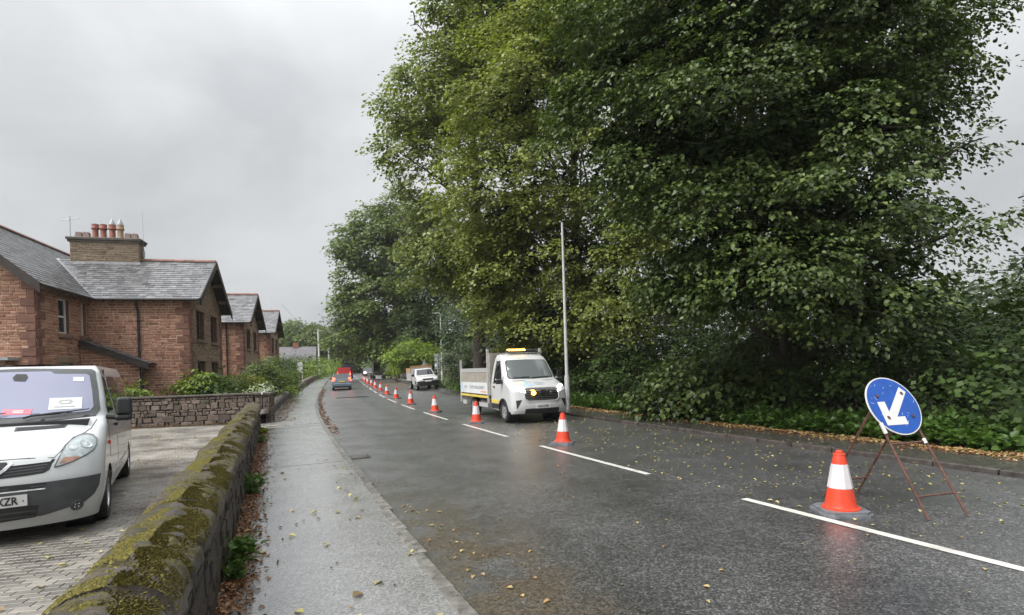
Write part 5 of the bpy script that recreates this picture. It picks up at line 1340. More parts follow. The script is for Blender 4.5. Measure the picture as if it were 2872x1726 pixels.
MB().add([(-2.5, -.88, .5), (-2.5, .88, .5), (-2.5, .62, 1.76), (-2.5, -.62, 1.76)], [(0, 1, 2, 3)]).build('cab_back', M_twhite, pku)

# ---------------------------------------------------------------- small digger in the works
dg = tag(empty('mini_digger', P(80, 2.9), heading(80) + math.pi + .15), 'grey mini digger with raised arm in the coned-off lane', 'digger')
M_dgrey = paint('digger_paint', (.32, .31, .28)); M_dark = pm('machine_black', (.02, .02, .02), .6)
for sg in (1, -1):
    pr_ = [(-1.0, .05), (.8, .05), (1.0, .25), (.85, .48), (-1.0, .48), (-1.15, .25)]
    MB().prism(pr_, sg * .65, sg * 1.0, lambda a, b, t: (a, t, b)).build('track', M_dark, dg)
MB().cham((-.2, 0, .85), (1.9, 1.7, .6), .15).build('machine_body', M_dgrey, dg)
cb = MB().cham((-.1, -.35, 1.75), (1.3, .95, 1.3), .12).build('cab', M_dglass, dg)
MB().cham((-.1, -.35, 2.44), (1.4, 1.0, .1), .04).build('cab_roof', M_dgrey, dg)
MB().tube([(.7, .4, .9), (1.5, .4, 2.4), (2.2, .4, 2.7)], [.16, .14, .12], 6).build('boom', M_dgrey, dg)
MB().tube([(2.2, .4, 2.75), (2.35, .4, .85)], [.12, .09], 6).build('dipper_arm', M_dgrey, dg)
bk_ = [(2.2, .95), (2.6, .9), (2.72, .6), (2.55, .35), (2.25, .3), (2.4, .5), (2.38, .75)]
MB().prism(bk_, .0, .85, lambda a, b, t: (a, t, b)).build('bucket', M_steel, dg)
for y_ in (-.3, .3): MB().lathe([(.08, 0), (.06, .04), (.001, .05)], 10, Matrix.Translation((.5, y_ - .2, 2.52)) @ Matrix.Rotation(math.pi / 2, 4, 'Y')).build('work_lamp', M_refl, dg)
# ================================================================ STREET FURNITURE
M_cone = pm('cone_orange', (.62, .05, .018), .45, nscale=9, namt=.1, dirt=(.35, .07, .04)); M_sleeve = pm('cone_sleeve', (.56, .53, .545), .4, nscale=9, namt=.06, dirt=(.5, .46, .46))
M_rubber = pm('cone_base_rubber', (.13, .137, .15), .5, nscale=9, namt=.3)
M_rust = pm('rusty_steel', (.085, .038, .026), .75, nscale=14, namt=.45, bump=.5, bscale=70); M_blue = pm('sign_blue', (.003, .06, .3), .5, nscale=8, namt=.12, dirt=None)
M_signwhite = pm('sign_white', (.56, .555, .54), .35, nscale=12, namt=.06)
M_colm = pm('lamp_column_grey', (.42, .43, .43), .5, nscale=5, namt=.15)
M_greyback = pm('sign_back_grey', (.2, .225, .24), .55, nscale=4, namt=.1); M_wpole = pm('weathered_pole', (.5, .5, .45), .7, nscale=5, namt=.25); M_brownpole = pm('brown_pole', (.12, .085, .065), .8, nscale=5, namt=.3)
def make_cone(name='traffic_cone'):
    c = empty(name)
    q = [(-.275, -.19), (-.19, -.275), (.19, -.275), (.275, -.19), (.275, .19), (.19, .275), (-.19, .275), (-.275, .19)]
    b = MB(); b.prism(q, 0.0, .035, lambda a, d, t: (a, d, t)); b.prism([(a * .9, d * .9) for a, d in q], .035, .062, lambda a, d, t: (a, d, t)); b.build('base', M_rubber, c)
    MB().lathe([(.205, .06), (.205, .075), (.175, .085), (.165, .11), (.158, .16), (.131, .30)], 20, cap=False).build('lower_body', M_cone, c, True, 30)
    MB().lathe([(.134, .30), (.136, .304), (.087, .575), (.085, .578)], 10, cap=False).build('sleeve', M_sleeve, c)
    MB().lathe([(.0835, .578), (.062, .68), (.066, .685), (.062, .70), (.04, .705), (.04, .725), (.028, .735), (.001, .737)], 20, cap=False).build('top', M_cone, c, True, 30)
    return c
cone0 = make_cone()
cones = [(3.8, 6.46, 'orange and white traffic cone nearest the camera, beside the blue arrow sign'), (1.14, 12.92, 'traffic cone just in front of the flatbed truck bonnet'),
         (-1.26, 18.6, 'traffic cone beside the flatbed truck front wheel'), (-3.38, 23.74, 'fourth traffic cone from the blue arrow sign'), (-5.47, 29.44, 'fifth traffic cone from the blue arrow sign'),
         (-7.42, 35.06, 'sixth traffic cone from the blue arrow sign'), (-9.11, 39.9, 'seventh traffic cone from the blue arrow sign'), (-10.96, 45.72, 'eighth traffic cone from the blue arrow sign'),
         (-12.82, 51.42, 'ninth traffic cone from the blue arrow sign'), (-14.66, 57.3, 'tenth traffic cone from the blue arrow sign'), (-16.57, 63.12, 'eleventh traffic cone from the blue arrow sign'),
         (-18.79, 70.18, 'twelfth traffic cone from the blue arrow sign'), (-20.4, 75.5, 'thirteenth traffic cone from the blue arrow sign'), (-22.2, 82.0, 'farthest traffic cone of the row on the centre line'),
         (-17.3, 78.6, 'left one of two cones standing beside the mini digger'), (-16.3, 79.4, 'right one of two cones standing beside the mini digger')]
for i, (x, y, lab) in enumerate(cones):
    c = cone0 if i == 0 else copy_tree(cone0)
    c.location = (x, y, rz(y) + .001); c.rotation_euler = (random.uniform(-.02, .02) * (i > 0), random.uniform(-.02, .02) * (i > 0), random.uniform(-.4, .4) + (1.2 if i == 0 else 0)); tag(c, lab, 'traffic cone', 'cones along the closed lane')
# ---- blue arrow sign on its rusty stand
sg_ = tag(empty('arrow_sign'), 'round blue keep-left arrow sign on a rusty folding stand', 'road sign')
F1, F2, B1, B2 = Vector((4.51, 6.04, 0)), Vector((5.05, 6.18, 0)), Vector((4.02, 7.2, 0)), Vector((4.57, 7.38, 0))
AL, AR = Vector((4.283, 6.578, 1.206)), Vector((4.816, 6.764, 1.20))
for a, b in ((F1, AL), (F2, AR), (B1, AL), (B2, AR)): MB().tube([a + Vector((0, 0, .012)), b], .017, 4).build('leg', M_rust, sg_)
def bar_(p, q, r=.013): MB().tube([p, q], r, 4).build('cross_bar', M_rust, sg_)
bar_(F1.lerp(AL, .2), F2.lerp(AR, .2)); bar_(F1.lerp(AL, .66), F2.lerp(AR, .66)); bar_(B1.lerp(AL, .2), B2.lerp(AR, .2)); bar_(AL, AR)
MB().tube([F1.lerp(AL, .76) + Vector((0, -.02, 0)), F1.lerp(AL, .86) + Vector((0, -.02, 0))], .021, 6).build('white_tape', M_signwhite, sg_)
MB().tube([F2.lerp(AR, .645) + Vector((-.02, -.02, 0)), F2.lerp(AR, .69) + Vector((-.02, -.02, 0))], .02, 6).build('white_tape', M_signwhite, sg_)
ex = (F2 - F1).normalized(); ey = ((AL + AR) / 2 - (F1 + F2) / 2); ey = (ey - ex * ey.dot(ex)).normalized(); en = ex.cross(ey).normalized()
ctr = None
# centre of the disc: where the sight line through its middle meets the leg plane
sx_, sz_ = .690, -.0899
pl_p, ray_ = (AL + AR) / 2 + en * .035, Vector((sx_, 1.0, sz_)); k_ = (pl_p - Vector((0, 0, CAM_H))).dot(en) / ray_.dot(en); ctr = Vector((0, 0, CAM_H)) + ray_ * k_
def sgf(a, b, l=0.0): return ctr + ex * a + ey * b + en * l
circ = lambda r, n=40: [(r * math.cos(2 * math.pi * i / n), r * math.sin(2 * math.pi * i / n)) for i in range(n)]
pltm = MB().prism(circ(.375), -.012, 0.0, sgf).build('sign_plate', M_signwhite, sg_)
MB().prism(circ(.36), .0005, .003, sgf).build('blue_face', M_blue, pltm)
MB().prism([(-.225, -.245), (.085, -.245), (.085, -.145), (-.03, -.145), (.27, .165), (.2, .235), (-.115, -.08), (-.115, .055), (-.225, .055)], .0035, .0055, sgf).build('arrow', M_signwhite, pltm)
for a, b in ((-.19, .13), (.19, .15), (-.165, -.15), (.2, -.15)): MB().prism([(a - .014, b - .012), (a + .016, b - .018), (a + .014, b + .012), (a - .012, b + .02)], .003, .016, sgf).build('bracket_bolt', M_rust, pltm)
M_scr = pm('sign_scuff', (.34, .42, .55), .5, namt=.15)
for i in range(26):
    a, r = random.uniform(0, 6.28), random.uniform(.12, .345); x, y = r * math.cos(a), r * math.sin(a); l, t_ = random.uniform(.006, .028), random.uniform(0, 3.14)
    if abs(x - y) < .16 and x > -.2: continue
    q = [(x + dx * l * math.cos(t_) - dy * .003 * math.sin(t_), y + dx * l * math.sin(t_) + dy * .003 * math.cos(t_)) for dx, dy in ((-1, -.6), (1, -1), (.7, .8), (-.8, 1))]
    MB().prism(q, .0032, .0038, sgf).build('scuff', M_scr, pltm)
# ---- lamp columns and poles
def column(name, label, x, y, h, r0, r1, mat, head=True, cat='lamp post', group=None, lean=0.0, arm=.0, coll=True):
    p = Vector((x, y, rz(y))); c = tag(empty(name, p), label, cat, group)
    MB().tube([(0, 0, -.1), (lean * .2, 0, 1.35), (lean * .2, 0, 1.5), (lean, 0, h)], [r0 * 1.25, r0 * 1.25, r0 * .85, r1], 10).build('shaft', mat, c, True, 40)
    if coll: MB().box((0, -r0 * 1.2, .7), (.1, .04, .4)).build('door_plate', mat, c)
    if head:
        d = Vector((math.cos(arm), math.sin(arm), 0)); MB().tube([(lean, 0, h - .05), Vector((lean, 0, h + .04)) + d * .15], r1 * .8, 8).build('bracket', mat, c)
        a = Vector((lean, 0, h + .06)); n_ = Vector((-d.y, d.x, 0)); v = [a + d * s_ + n_ * w_ * .5 + Vector((0, 0, z_)) for z_ in (0, .07) for s_, w_ in ((.1, .1), (.1, -.1), (.75, -.22), (.75, .22))]
        MB().add(v, [(3, 2, 1, 0), (4, 5, 6, 7), (0, 1, 5, 4), (1, 2, 6, 5), (2, 3, 7, 6), (3, 0, 4, 7)]).build('lantern', M_steel, c)
    return c
column('lamp_post', 'tall galvanised lamp column rising into the trees behind the flatbed truck', 2.2, 22.2, 7.6, .085, .045, M_colm, False)
column('lamp_post', 'galvanised lamp column in front of the grey sign back', -6.6, 52.0, 6.8, .085, .05, M_colm, arm=math.pi)
column('utility_pole', 'pale telegraph pole nearest in the row beyond the cottages', -34.6, 99, 8.6, .17, .13, M_wpole, False, 'pole', 'poles along the left pavement', coll=False)
column('utility_pole', 'second telegraph pole in the row, slightly taller', -38.4, 110, 9.5, .17, .13, M_wpole, False, 'pole', 'poles along the left pavement', coll=False)
column('lamp_post', 'left one of two distant lamp columns with lanterns over the pavement', -40.1, 121, 8.4, .14, .09, M_colm, True, arm=0.0)
column('lamp_post', 'right one of two distant lamp columns behind the red van', -44.5, 140, 7.8, .14, .09, M_colm, True, arm=0.0)
column('utility_pole', 'thin brown pole against the dark beech in the distance', -44.7, 135, 8.0, .12, .08, M_brownpole, False, 'pole', 'poles along the left pavement', coll=False)
# overhead wires
wr_ = tag(empty('overhead_wires'), 'thin telephone wires strung above the cottages to the telegraph pole', 'wire')
for k, (a, b) in enumerate((((-21.5, 52, 8.5), (-34.6, 99, 9.5)), ((-34.6, 99, 9.6), (-38.4, 110, 10.6)))):
    A, B = Vector(a), Vector(b); MB().tube([A.lerp(B, t_) - Vector((0, 0, .8 * 4 * t_ * (1 - t_))) for t_ in np.linspace(0, 1, 9)], .012, 4).build('wire', M_black, wr_)
# ---- back of a direction sign
ds = tag(empty('direction_sign', (-7.15, 58.0, rz(58))), 'grey back of a large direction sign on two posts', 'road sign')
R_ = Matrix.Rotation(-.28, 4, 'Z')
pn_ = MB().box((0, 0, 2.3), (2.1, .03, 1.6), M=R_).build('sign_panel', M_greyback, ds)
for z_ in (1.75, 2.35, 2.85): MB().box((0, -.035, z_), (2.1, .04, .07), M=R_).build('stiffener', M_gplas, pn_)
for x_ in (-.68, .68): MB().tube([R_ @ Vector((x_, -.09, -.1)), R_ @ Vector((x_, -.09, 3.1))], .05, 8).build('post', M_steel, ds)
MB().box((-.92, -.03, 1.85), (.2, .02, .34), M=R_).build('id_label', M_paper, pn_)
# triangular sign seen from behind, marker post
ts = tag(empty('triangle_sign', (-9.6, 60.5, rz(60.5))), 'grey back of a triangular warning sign above the tipper pick-up', 'road sign')
MB().prism([(-.42, 1.75), (.42, 1.75), (0, 2.48)], -.02, .02, lambda a, b, t: (a, t, b)).build('sign_plate', M_greyback, ts); MB().tube([(0, -.05, -.1), (0, -.05, 2.6)], .04, 8).build('post', M_steel, ts)
mk = P(66, 5.9); ms = tag(empty('marker_post', mk), 'short white marker post at the verge beyond the pick-up', 'marker post')
MB().box((0, 0, .45), (.12, .06, .9)).build('post', M_gplas, ms); MB().box((0, -.035, .78), (.13, .01, .3)).build('reflector_face', M_signwhite, ms)
# temporary works signs seen from behind
for i, (y, o, lab) in enumerate(((76, 4.4, 'black back of a triangular works sign beside the digger'), (79, 5.2, 'second dark works sign standing by the digger'))):
    p = P(y, o); w = tag(empty('works_sign', p, heading(y) - math.pi / 2), lab, 'road sign')
    MB().prism([(-.55, .45), (.55, .45), (0, 1.4)], -.02, .02, lambda a, b, t: (a, t, b)).build('sign_plate', M_dark, w)
    for s_ in (-1, 1): MB().tube([(s_ * .45, 0, .6), (s_ * .5, .3, 0)], .02, 5).build('leg', M_rust, w); MB().tube([(s_ * .45, 0, .6), (s_ * .5, -.3, 0)], .02, 5).build('leg', M_rust, w)
p = P(79, 5.35); ls = tag(empty('works_lamp', p), 'round white lamp on a dark stand beside the works signs', 'lamp')
MB().tube([(0, 0, 0), (0, 0, 1.35)], .05, 8).build('stand', M_dark, ls); MB().lathe([(.2, 0), (.2, .08), (.14, .1), (.001, .1)], 16, Matrix.Translation((0, -.02, 1.45)) @ Matrix.Rotation(math.pi / 2, 4, 'X')).build('lamp_face', M_signwhite, ls)
# bus-stop style post with plates, caravan, bungalow on the left
bs_p = Vector((-27.2, 71.5, rz(71.5))); bs = tag(empty('stop_post', bs_p), 'small post with two white plates at the edge of the left pavement', 'sign post')
MB().tube([(0, 0, 0), (0, 0, 2.75)], .045, 8).build('post', M_wpole, bs)
for z_, h_ in ((2.5, .5), (1.75, .75)):
    MB().box((-.3, -.05, z_), (.52, .02, h_), .25).build('plate', M_signwhite, bs); MB().box((-.3, -.065, z_ - h_ * .15), (.4, .005, .05), .25).build('print_band', M_gplas, bs)
cvn = tag(empty('caravan', (-31.4, 80, rz(80) + .1), .35), 'white caravan parked behind the garden shrubs', 'caravan')
cp = [(-.95, .4), (.95, .4), (1.0, .9), (.98, 1.9), (.8, 2.2), (-.8, 2.2), (-.98, 1.9), (-1.0, .9)]
MB().prism(cp, 0, 4.2, lambda a, b, t: (a, t, b)).build('shell', M_twhite, cvn, False)
MB().box((0, -.01, 1.55), (1.5, .04, .55)).build('window', M_dglass, cvn)
for s_ in (-1, 1): MB().lathe([(.3, -.08), (.3, .08)], 16, Matrix.Translation((s_ * .9, 2.1, .2)) @ Matrix.Rotation(math.pi / 2, 4, 'Y')).build('wheel', M_tyre, cvn)
MB().box((0, -.35, .3), (.1, .8, .08)).build('drawbar', M_dark, cvn)
bg = tag(empty('slate_bungalow', (-43.5, 108, rz(108)), .29), 'distant low house with a broad grey slate roof', 'house')
M_farslate = pm('far_slate', (.105, .098, .105), .5, nscale=1.2, namt=.2, bump=.5, bscale=9); M_render = pm('cream_render', (.6, .58, .52), .8, namt=.08)
MB().box((0, 0, 1.5), (9.4, 6, 3.2)).build('wall', M_render, bg)
MB().add([(-5, -3.4, 2.9), (5, -3.4, 2.9), (5, 0, 6.1), (-5, 0, 6.1), (5, 3.4, 2.9), (-5, 3.4, 2.9)], [(0, 1, 2, 3), (3, 2, 4, 5), (1, 4, 2), (0, 3, 5)]).build('roof', M_farslate, bg)
MB().box((1.2, 0, 6.4), (1.0, .6, 1.0)).build('chimney', M_redpot, bg)
for x_ in (-3, 0, 3): w_ = MB().box((x_, -3.02, 1.7), (1.4, .06, 1.1)).build('window', M_wframe, bg); MB().box((x_, -3.05, 1.7), (1.2, .05, .9)).build('pane', M_pane, w_)
# ================================================================ VEGETATION
def leaf_mat(name, cols, trans=.35, rough=.4, spec=.4):
    t = NT(name); r = t.n('ShaderNodeNewGeometry').outputs['Random Per Island']
    c = t.ramp(r, [(i / max(1, len(cols) - 1), q) for i, q in enumerate(cols)])
    c = t.mix(1.0, c, t.ramp(t.noise(t.pos(), .45, 3), [(.3, .75), (.7, 1.25)]), 'MULTIPLY')
    pb = t.n('ShaderNodeBsdfPrincipled'); t.l(c, pb.inputs['Base Color']); pb.inputs['Roughness'].default_value = rough; pb.inputs['Specular IOR Level'].default_value = spec
    tr = t.n('ShaderNodeBsdfTranslucent'); t.l(t.mix(1.0, c, (1.25, 1.35, .6), 'MULTIPLY'), tr.inputs[0])
    mx = t.n('ShaderNodeMixShader'); mx.inputs[0].default_value = trans
    t.l(pb.outputs[0], mx.inputs[1]).l(tr.outputs[0], mx.inputs[2]).l(mx.outputs[0], t.out.inputs['Surface']); return t.m
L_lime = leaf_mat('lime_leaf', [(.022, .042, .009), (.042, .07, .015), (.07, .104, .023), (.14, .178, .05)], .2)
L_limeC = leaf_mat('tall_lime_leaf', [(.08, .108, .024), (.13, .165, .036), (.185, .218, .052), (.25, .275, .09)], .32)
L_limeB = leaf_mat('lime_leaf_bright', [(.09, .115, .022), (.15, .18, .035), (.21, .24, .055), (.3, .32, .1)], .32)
L_dark = leaf_mat('dark_leaf', [(.03, .055, .016), (.045, .075, .02), (.06, .09, .024)])
L_shade = leaf_mat('shaded_core_leaf', [(.022, .04, .012), (.035, .058, .016)], .1, .8, .1)  # crown-interior shade put into the leaf colour
L_oak = leaf_mat('oak_leaf', [(.07, .105, .026), (.108, .148, .034), (.15, .195, .048)])
L_copper = leaf_mat('copper_leaf', [(.03, .02, .022), (.045, .03, .032), (.06, .042, .042)], .2)
L_bright = leaf_mat('bright_shrub_leaf', [(.11, .17, .02), (.16, .23, .028), (.21, .28, .04)])
L_yell = leaf_mat('golden_shrub_leaf', [(.2, .22, .02), (.28, .28, .03), (.15, .2, .03)])
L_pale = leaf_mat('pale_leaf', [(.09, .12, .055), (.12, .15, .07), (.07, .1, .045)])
L_ivy = leaf_mat('ivy_leaf', [(.022, .042, .009), (.034, .06, .013), (.05, .082, .018)], .2, .5, .2)
L_nettle = leaf_mat('nettle_leaf', [(.04, .085, .016), (.06, .115, .02), (.085, .15, .03)])
M_bark = pm('bark', (.045, .037, .028), .85, nscale=5, namt=.4, bump=1.0, bscale=18)
def norm(a): return a / np.maximum(1e-9, np.linalg.norm(a, axis=-1, keepdims=True))
def leaves_mesh(name, Pn, ax, nr, sz, mat, parent, hexa=False, wr=.8, fold=.14, kind='stuff'):
    ax = norm(ax); sd = norm(np.cross(ax, nr)); nr = np.cross(sd, ax); n = len(Pn); s = sz[:, None]
    if hexa:
        vs_ = [Pn, Pn + ax * s * .3 + sd * s * wr * .5 + nr * s * fold, Pn + ax * s * .72 + sd * s * wr * .36 + nr * s * fold * .5, Pn + ax * s - nr * s * .1,
               Pn + ax * s * .72 - sd * s * wr * .36 + nr * s * fold * .5, Pn + ax * s * .3 - sd * s * wr * .5 + nr * s * fold]
        V = np.stack(vs_, 1).reshape(-1, 3); b = (np.arange(n) * 6)[:, None]
        F = np.concatenate([b + np.array([0, 1, 2, 3]), b + np.array([0, 3, 4, 5])], 1).reshape(-1)
    else:
        vs_ = [Pn, Pn + ax * s * .45 + sd * s * wr * .5 + nr * s * fold * .6, Pn + ax * s, Pn + ax * s * .45 - sd * s * wr * .5 - nr * s * fold * .2]
        V = np.stack(vs_, 1).reshape(-1, 3); F = np.arange(n * 4)
    me = bpy.data.meshes.new(name); me.vertices.add(len(V)); me.vertices.foreach_set('co', V.astype(np.float32).ravel())
    nf = len(F) // 4; me.loops.add(len(F)); me.loops.foreach_set('vertex_index', F.astype(np.int32)); me.polygons.add(nf)
    me.polygons.foreach_set('loop_start', (np.arange(nf) * 4).astype(np.int32)); me.polygons.foreach_set('loop_total', np.full(nf, 4, np.int32))
    me.materials.append(mat); me.update(); me.validate(); o = link(name, me, parent)
    if kind: o['kind'] = kind
    return o
UP = np.array([0, 0, 1.0])
def rdir(n): return norm(rng.normal(size=(n, 3)))
def spray_leaves(C, D, L, K, size, droop=.5, jit=.25, updroop=.6):
    """K leaves set alternately along a drooping twig from each centre C in direction D"""
    m = len(C); t = (np.arange(K)[None, :] + rng.random((m, K))) / K
    sd = norm(np.cross(D, UP) + rng.normal(size=D.shape) * .15)
    path = C[:, None, :] + D[:, None, :] * (L[:, None] * t)[..., None]; path[..., 2] -= droop * L[:, None] * t ** 2
    alt = np.where(np.arange(K) % 2 == 0, 1.0, -1.0)[None, :, None]
    Pn = path + sd[:, None, :] * alt * (L[:, None, None] * .16) * (rng.random((m, K, 1)) + .3) + rng.normal(size=path.shape) * (L[:, None, None] * .06)
    tg = D[:, None, :] * .7 + sd[:, None, :] * alt * .7 - UP * (updroop * (.4 + rng.random((m, K, 1)))) + rng.normal(size=path.shape) * jit
    nr = UP[None, None, :] * 1.0 + D[:, None, :] * .4 + rng.normal(size=path.shape) * .4
    s = size * (.6 + .95 * rng.random((m, K)))
    return Pn.reshape(-1, 3), tg.reshape(-1, 3), nr.reshape(-1, 3), s.reshape(-1)
def crown(lobes, budget, size, K=12, droop=.5, axis_xy=None, sub=.34, shell=.45, lmul=1.0):
    tot = sum(l[3] * l[4] for l in lobes); outs = []
    for lb in lobes:
        cx, cy, cz, rx, rz_ = lb[:5]; dn = lb[5] if len(lb) > 5 else 1.0
        n_l = dn * budget * rx * rz_ / tot; rs = sub * rx + .12; nsub = max(6, int(2.4 * (rx / rs) ** 2)); per = max(2, int(n_l / K / nsub))
        d = rdir(nsub); d[:, 2] = d[:, 2] * .9 + .12; rad = shell + (1.03 - shell) * rng.random((nsub, 1)) ** .6
        sc = np.array([cx, cy, cz]) + d * rad * np.array([rx, rx, rz_])
        m = nsub * per; si = np.repeat(np.arange(nsub), per); e = rdir(m); rr = (.35 + .65 * rng.random((m, 1)) ** .5) * rs * (.7 + .6 * rng.random((nsub, 1)))[si]
        C = sc[si] + e * rr * np.array([1, 1, .55]); out = d[si] * .7 + e * .55
        if axis_xy is not None:
            o2 = C[:, :2] - np.array(axis_xy); o2 = o2 / np.maximum(.3, np.linalg.norm(o2, axis=1, keepdims=True)); out[:, :2] += o2 * .5
        out[:, 2] = out[:, 2] * .35 - .05; D = norm(out + rng.normal(size=out.shape) * .18)
        outs.append(spray_leaves(C, D, (.35 + .4 * rng.random(m)) * max(.6, size / .11) * lmul, K, size, droop))
    return [np.concatenate([o[i] for o in outs]) for i in range(4)]
def W(x, y, d):
    u, v = (x - 1436) / 1546, (1032.5 - y) / 1546
    return (u * _cr + v * _sr) * d, d, CAM_H + (-u * _sr + v * _cr) * d
def lobes_of(spec): return [(*W(*q[:3]), *q[3:]) for q in spec]
def tree(name, label, base, spec, mat, budget, size, group=None, hexa=False, trunk_r=.35, droop=.5, K=12, cat='tree', sub=.34, limb_top=None, shell=.45, ivy=False, raw=None, inner=0):
    lobes = lobes_of(spec) if raw is None else raw; b = Vector((base[0], base[1], rz(base[1]) - .1)); t = tag(empty(name, (0, 0, 0)), label, cat, group)
    zc = max(l[2] for l in lobes); zt = b.z + (zc - b.z) * .85; top = Vector((b.x + .4, b.y + .2, zt))
    pts = [b, b + Vector((.05, 0, .8)), b.lerp(top, .3) + Vector((.1, .05, 0)), b.lerp(top, .65) + Vector((-.12, .1, 0)), top]
    mb = MB(); mb.tube(pts, [trunk_r * 1.35, trunk_r, trunk_r * .82, trunk_r * .5, trunk_r * .15], 10); mb.build('trunk', M_bark, t, True)
    lm = MB()
    for lb in lobes:
        cx, cy, cz, rx, rz_ = lb[:5]
        e = Vector((cx, cy, cz)); zs = max(b.z + .6, min(cz - rz_ * .7 - .3 * (Vector((cx, cy, 0)) - Vector((b.x, b.y, 0))).length, zt - .2)); f = (zs - b.z) / (zt - b.z); s0 = b.lerp(top, max(.05, min(.95, f)))
        mid = s0.lerp(e, .5) + Vector((random.uniform(-.3, .3), random.uniform(-.3, .3), rz_ * .12)); r = max(.03, trunk_r * .34 * min(1, rx / 2.5)); lm.tube([s0, mid, e], [r, r * .7, r * .3], 6)
        for k in range(4):
            q = e + Vector(rdir(1)[0] * np.array([rx, rx, rz_]) * .8); lm.tube([mid.lerp(e, random.random()), e.lerp(q, .5) + Vector((0, 0, .1 * rz_)), q], [r * .4, r * .25, r * .06], 5)
    lm.build('limbs', M_bark, t, True)
    if inner:  # added core of dark leaves, blocks light so the crown interior goes dark
        B_ = crown([(*l_[:3], l_[3] * .55, l_[4] * .55) for l_ in lobes if len(l_) < 6], inner, size * 1.6, 8, .4, None, .4, .1, .3); leaves_mesh('added_dark_core', *B_, L_shade, t, False)
    A = crown(lobes, budget, size, K, droop, (b.x, b.y), sub, shell); leaves_mesh('crown', *A, mat, t, hexa)
    return t
G = 'roadside trees on the right'
tree('lime_tree', 'huge overhanging lime tree filling the right side of the view', (8.2, 16.5),
     [(1880, 150, 15.5, 3.0, 2.6), (2280, 60, 14.5, 3.2, 2.6), (2430, 140, 14, 2.0, 1.7, .55), (2660, 200, 13, .8, .35, .3), (2680, 420, 12.6, .8, .3, .3), (2700, 640, 12.4, .8, .2, .35), (2640, 60, 13.4, .9, .4, .3), (2330, 400, 13.5, 2.1, 1.8), (2480, 400, 13.4, 1.4, 1.1, .5), (2100, 380, 14, 2.8, 2.4), (1800, 430, 15.5, 2.6, 2.2), (2300, 640, 13.2, 2.3, 1.6), (2010, 690, 14, 2.3, 1.8),
      (2500, 700, 13, 1.6, .7, .7), (2430, 850, 12.6, 1.5, .9), (2170, 800, 13, 1.8, .9), (1930, 800, 14.2, 1.4, .8), (2200, -250, 15.5, 4, 3), (2330, -220, 15, 3.0, 2.6, .6), (1800, -200, 16.5, 3.6, 3), (2300, 300, 17, 4, 4), (2570, 290, 12.8, 1.0, .5, .4), (2560, 560, 12.6, 1.0, .4, .45), (2330, 780, 16, 3, 2)],
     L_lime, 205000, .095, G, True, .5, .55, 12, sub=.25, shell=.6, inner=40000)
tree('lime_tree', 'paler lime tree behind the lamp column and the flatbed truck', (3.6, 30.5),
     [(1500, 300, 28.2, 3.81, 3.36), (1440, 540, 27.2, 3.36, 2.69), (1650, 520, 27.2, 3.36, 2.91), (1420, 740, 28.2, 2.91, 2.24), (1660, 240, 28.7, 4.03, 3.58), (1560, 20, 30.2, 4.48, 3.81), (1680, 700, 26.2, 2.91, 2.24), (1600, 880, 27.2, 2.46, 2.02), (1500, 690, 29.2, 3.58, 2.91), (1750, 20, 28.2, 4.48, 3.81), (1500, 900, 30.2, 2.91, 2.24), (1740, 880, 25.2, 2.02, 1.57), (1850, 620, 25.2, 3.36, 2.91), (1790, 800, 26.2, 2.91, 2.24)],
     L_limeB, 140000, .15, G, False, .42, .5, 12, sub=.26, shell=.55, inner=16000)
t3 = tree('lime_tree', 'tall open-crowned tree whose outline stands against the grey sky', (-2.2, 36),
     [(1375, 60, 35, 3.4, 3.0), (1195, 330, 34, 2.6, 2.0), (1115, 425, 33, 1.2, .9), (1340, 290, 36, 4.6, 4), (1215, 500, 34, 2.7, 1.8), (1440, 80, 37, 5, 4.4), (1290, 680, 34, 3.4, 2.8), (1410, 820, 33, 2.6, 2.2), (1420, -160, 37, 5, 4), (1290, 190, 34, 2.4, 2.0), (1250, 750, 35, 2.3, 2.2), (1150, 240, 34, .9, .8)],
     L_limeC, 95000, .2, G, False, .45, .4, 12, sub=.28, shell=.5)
mb = MB()
for pts in ([(1215, 120, 34), (1185, 75, 34), (1195, 40, 34), (1220, 20, 34)], [(1205, 105, 34), (1170, 68, 34), (1150, 72, 34)], [(1165, 68, 34), (1160, 35, 34)]): mb.tube([W(*p) for p in pts], [.05, .035, .02, .012][:len(pts)], 5)
for pts in ([(1150, 560, 36), (1110, 540, 36), (1075, 525, 36)], [(1110, 540, 36), (1090, 495, 36)], [(1130, 550, 36), (1115, 500, 36), (1100, 470, 36)], [(1140, 620, 36), (1090, 580, 36), (1060, 560, 36)]): mb.tube([W(*p) for p in pts], [.05, .03, .012][:len(pts)], 5)
mb.build('bare_branches', M_bark, t3, True)
tree('oak_tree', 'broad dark oak leaning out over the far lane', (-13.5, 80),
     [(1065, 700, 78, 5.2, 4.0), (1005, 660, 78, 2.3, 1.6), (1150, 640, 80, 5.4, 4.3), (1110, 840, 78, 6.4, 4.6), (1210, 780, 80, 6.5, 5.6), (1010, 770, 78, 3.3, 2.0), (1040, 950, 80, 5.0, 3.0), (1140, 960, 80, 5.6, 3.6), (1000, 880, 78, 2.8, 2.3), (1040, 610, 78, 2.0, 1.3)],
     L_oak, 75000, .36, G, False, .5, .35, 12, sub=.22, shell=.6)
tree('ash_tree', 'dark tree in deep shade behind the lamp column and the sign back', (-6, 74), [(1290, 820, 72, 6.2, 6), (1260, 930, 74, 5.6, 4), (1400, 940, 50, 4.4, 3.2), (1390, 1000, 46, 2.2, 1.6), (1500, 990, 36, 2.8, 1.8), (1200, 1000, 78, 4, 2.4), (1365, 1000, 66, 3.2, 2.2)], L_dark, 50000, .26, G, False, .35, .35)
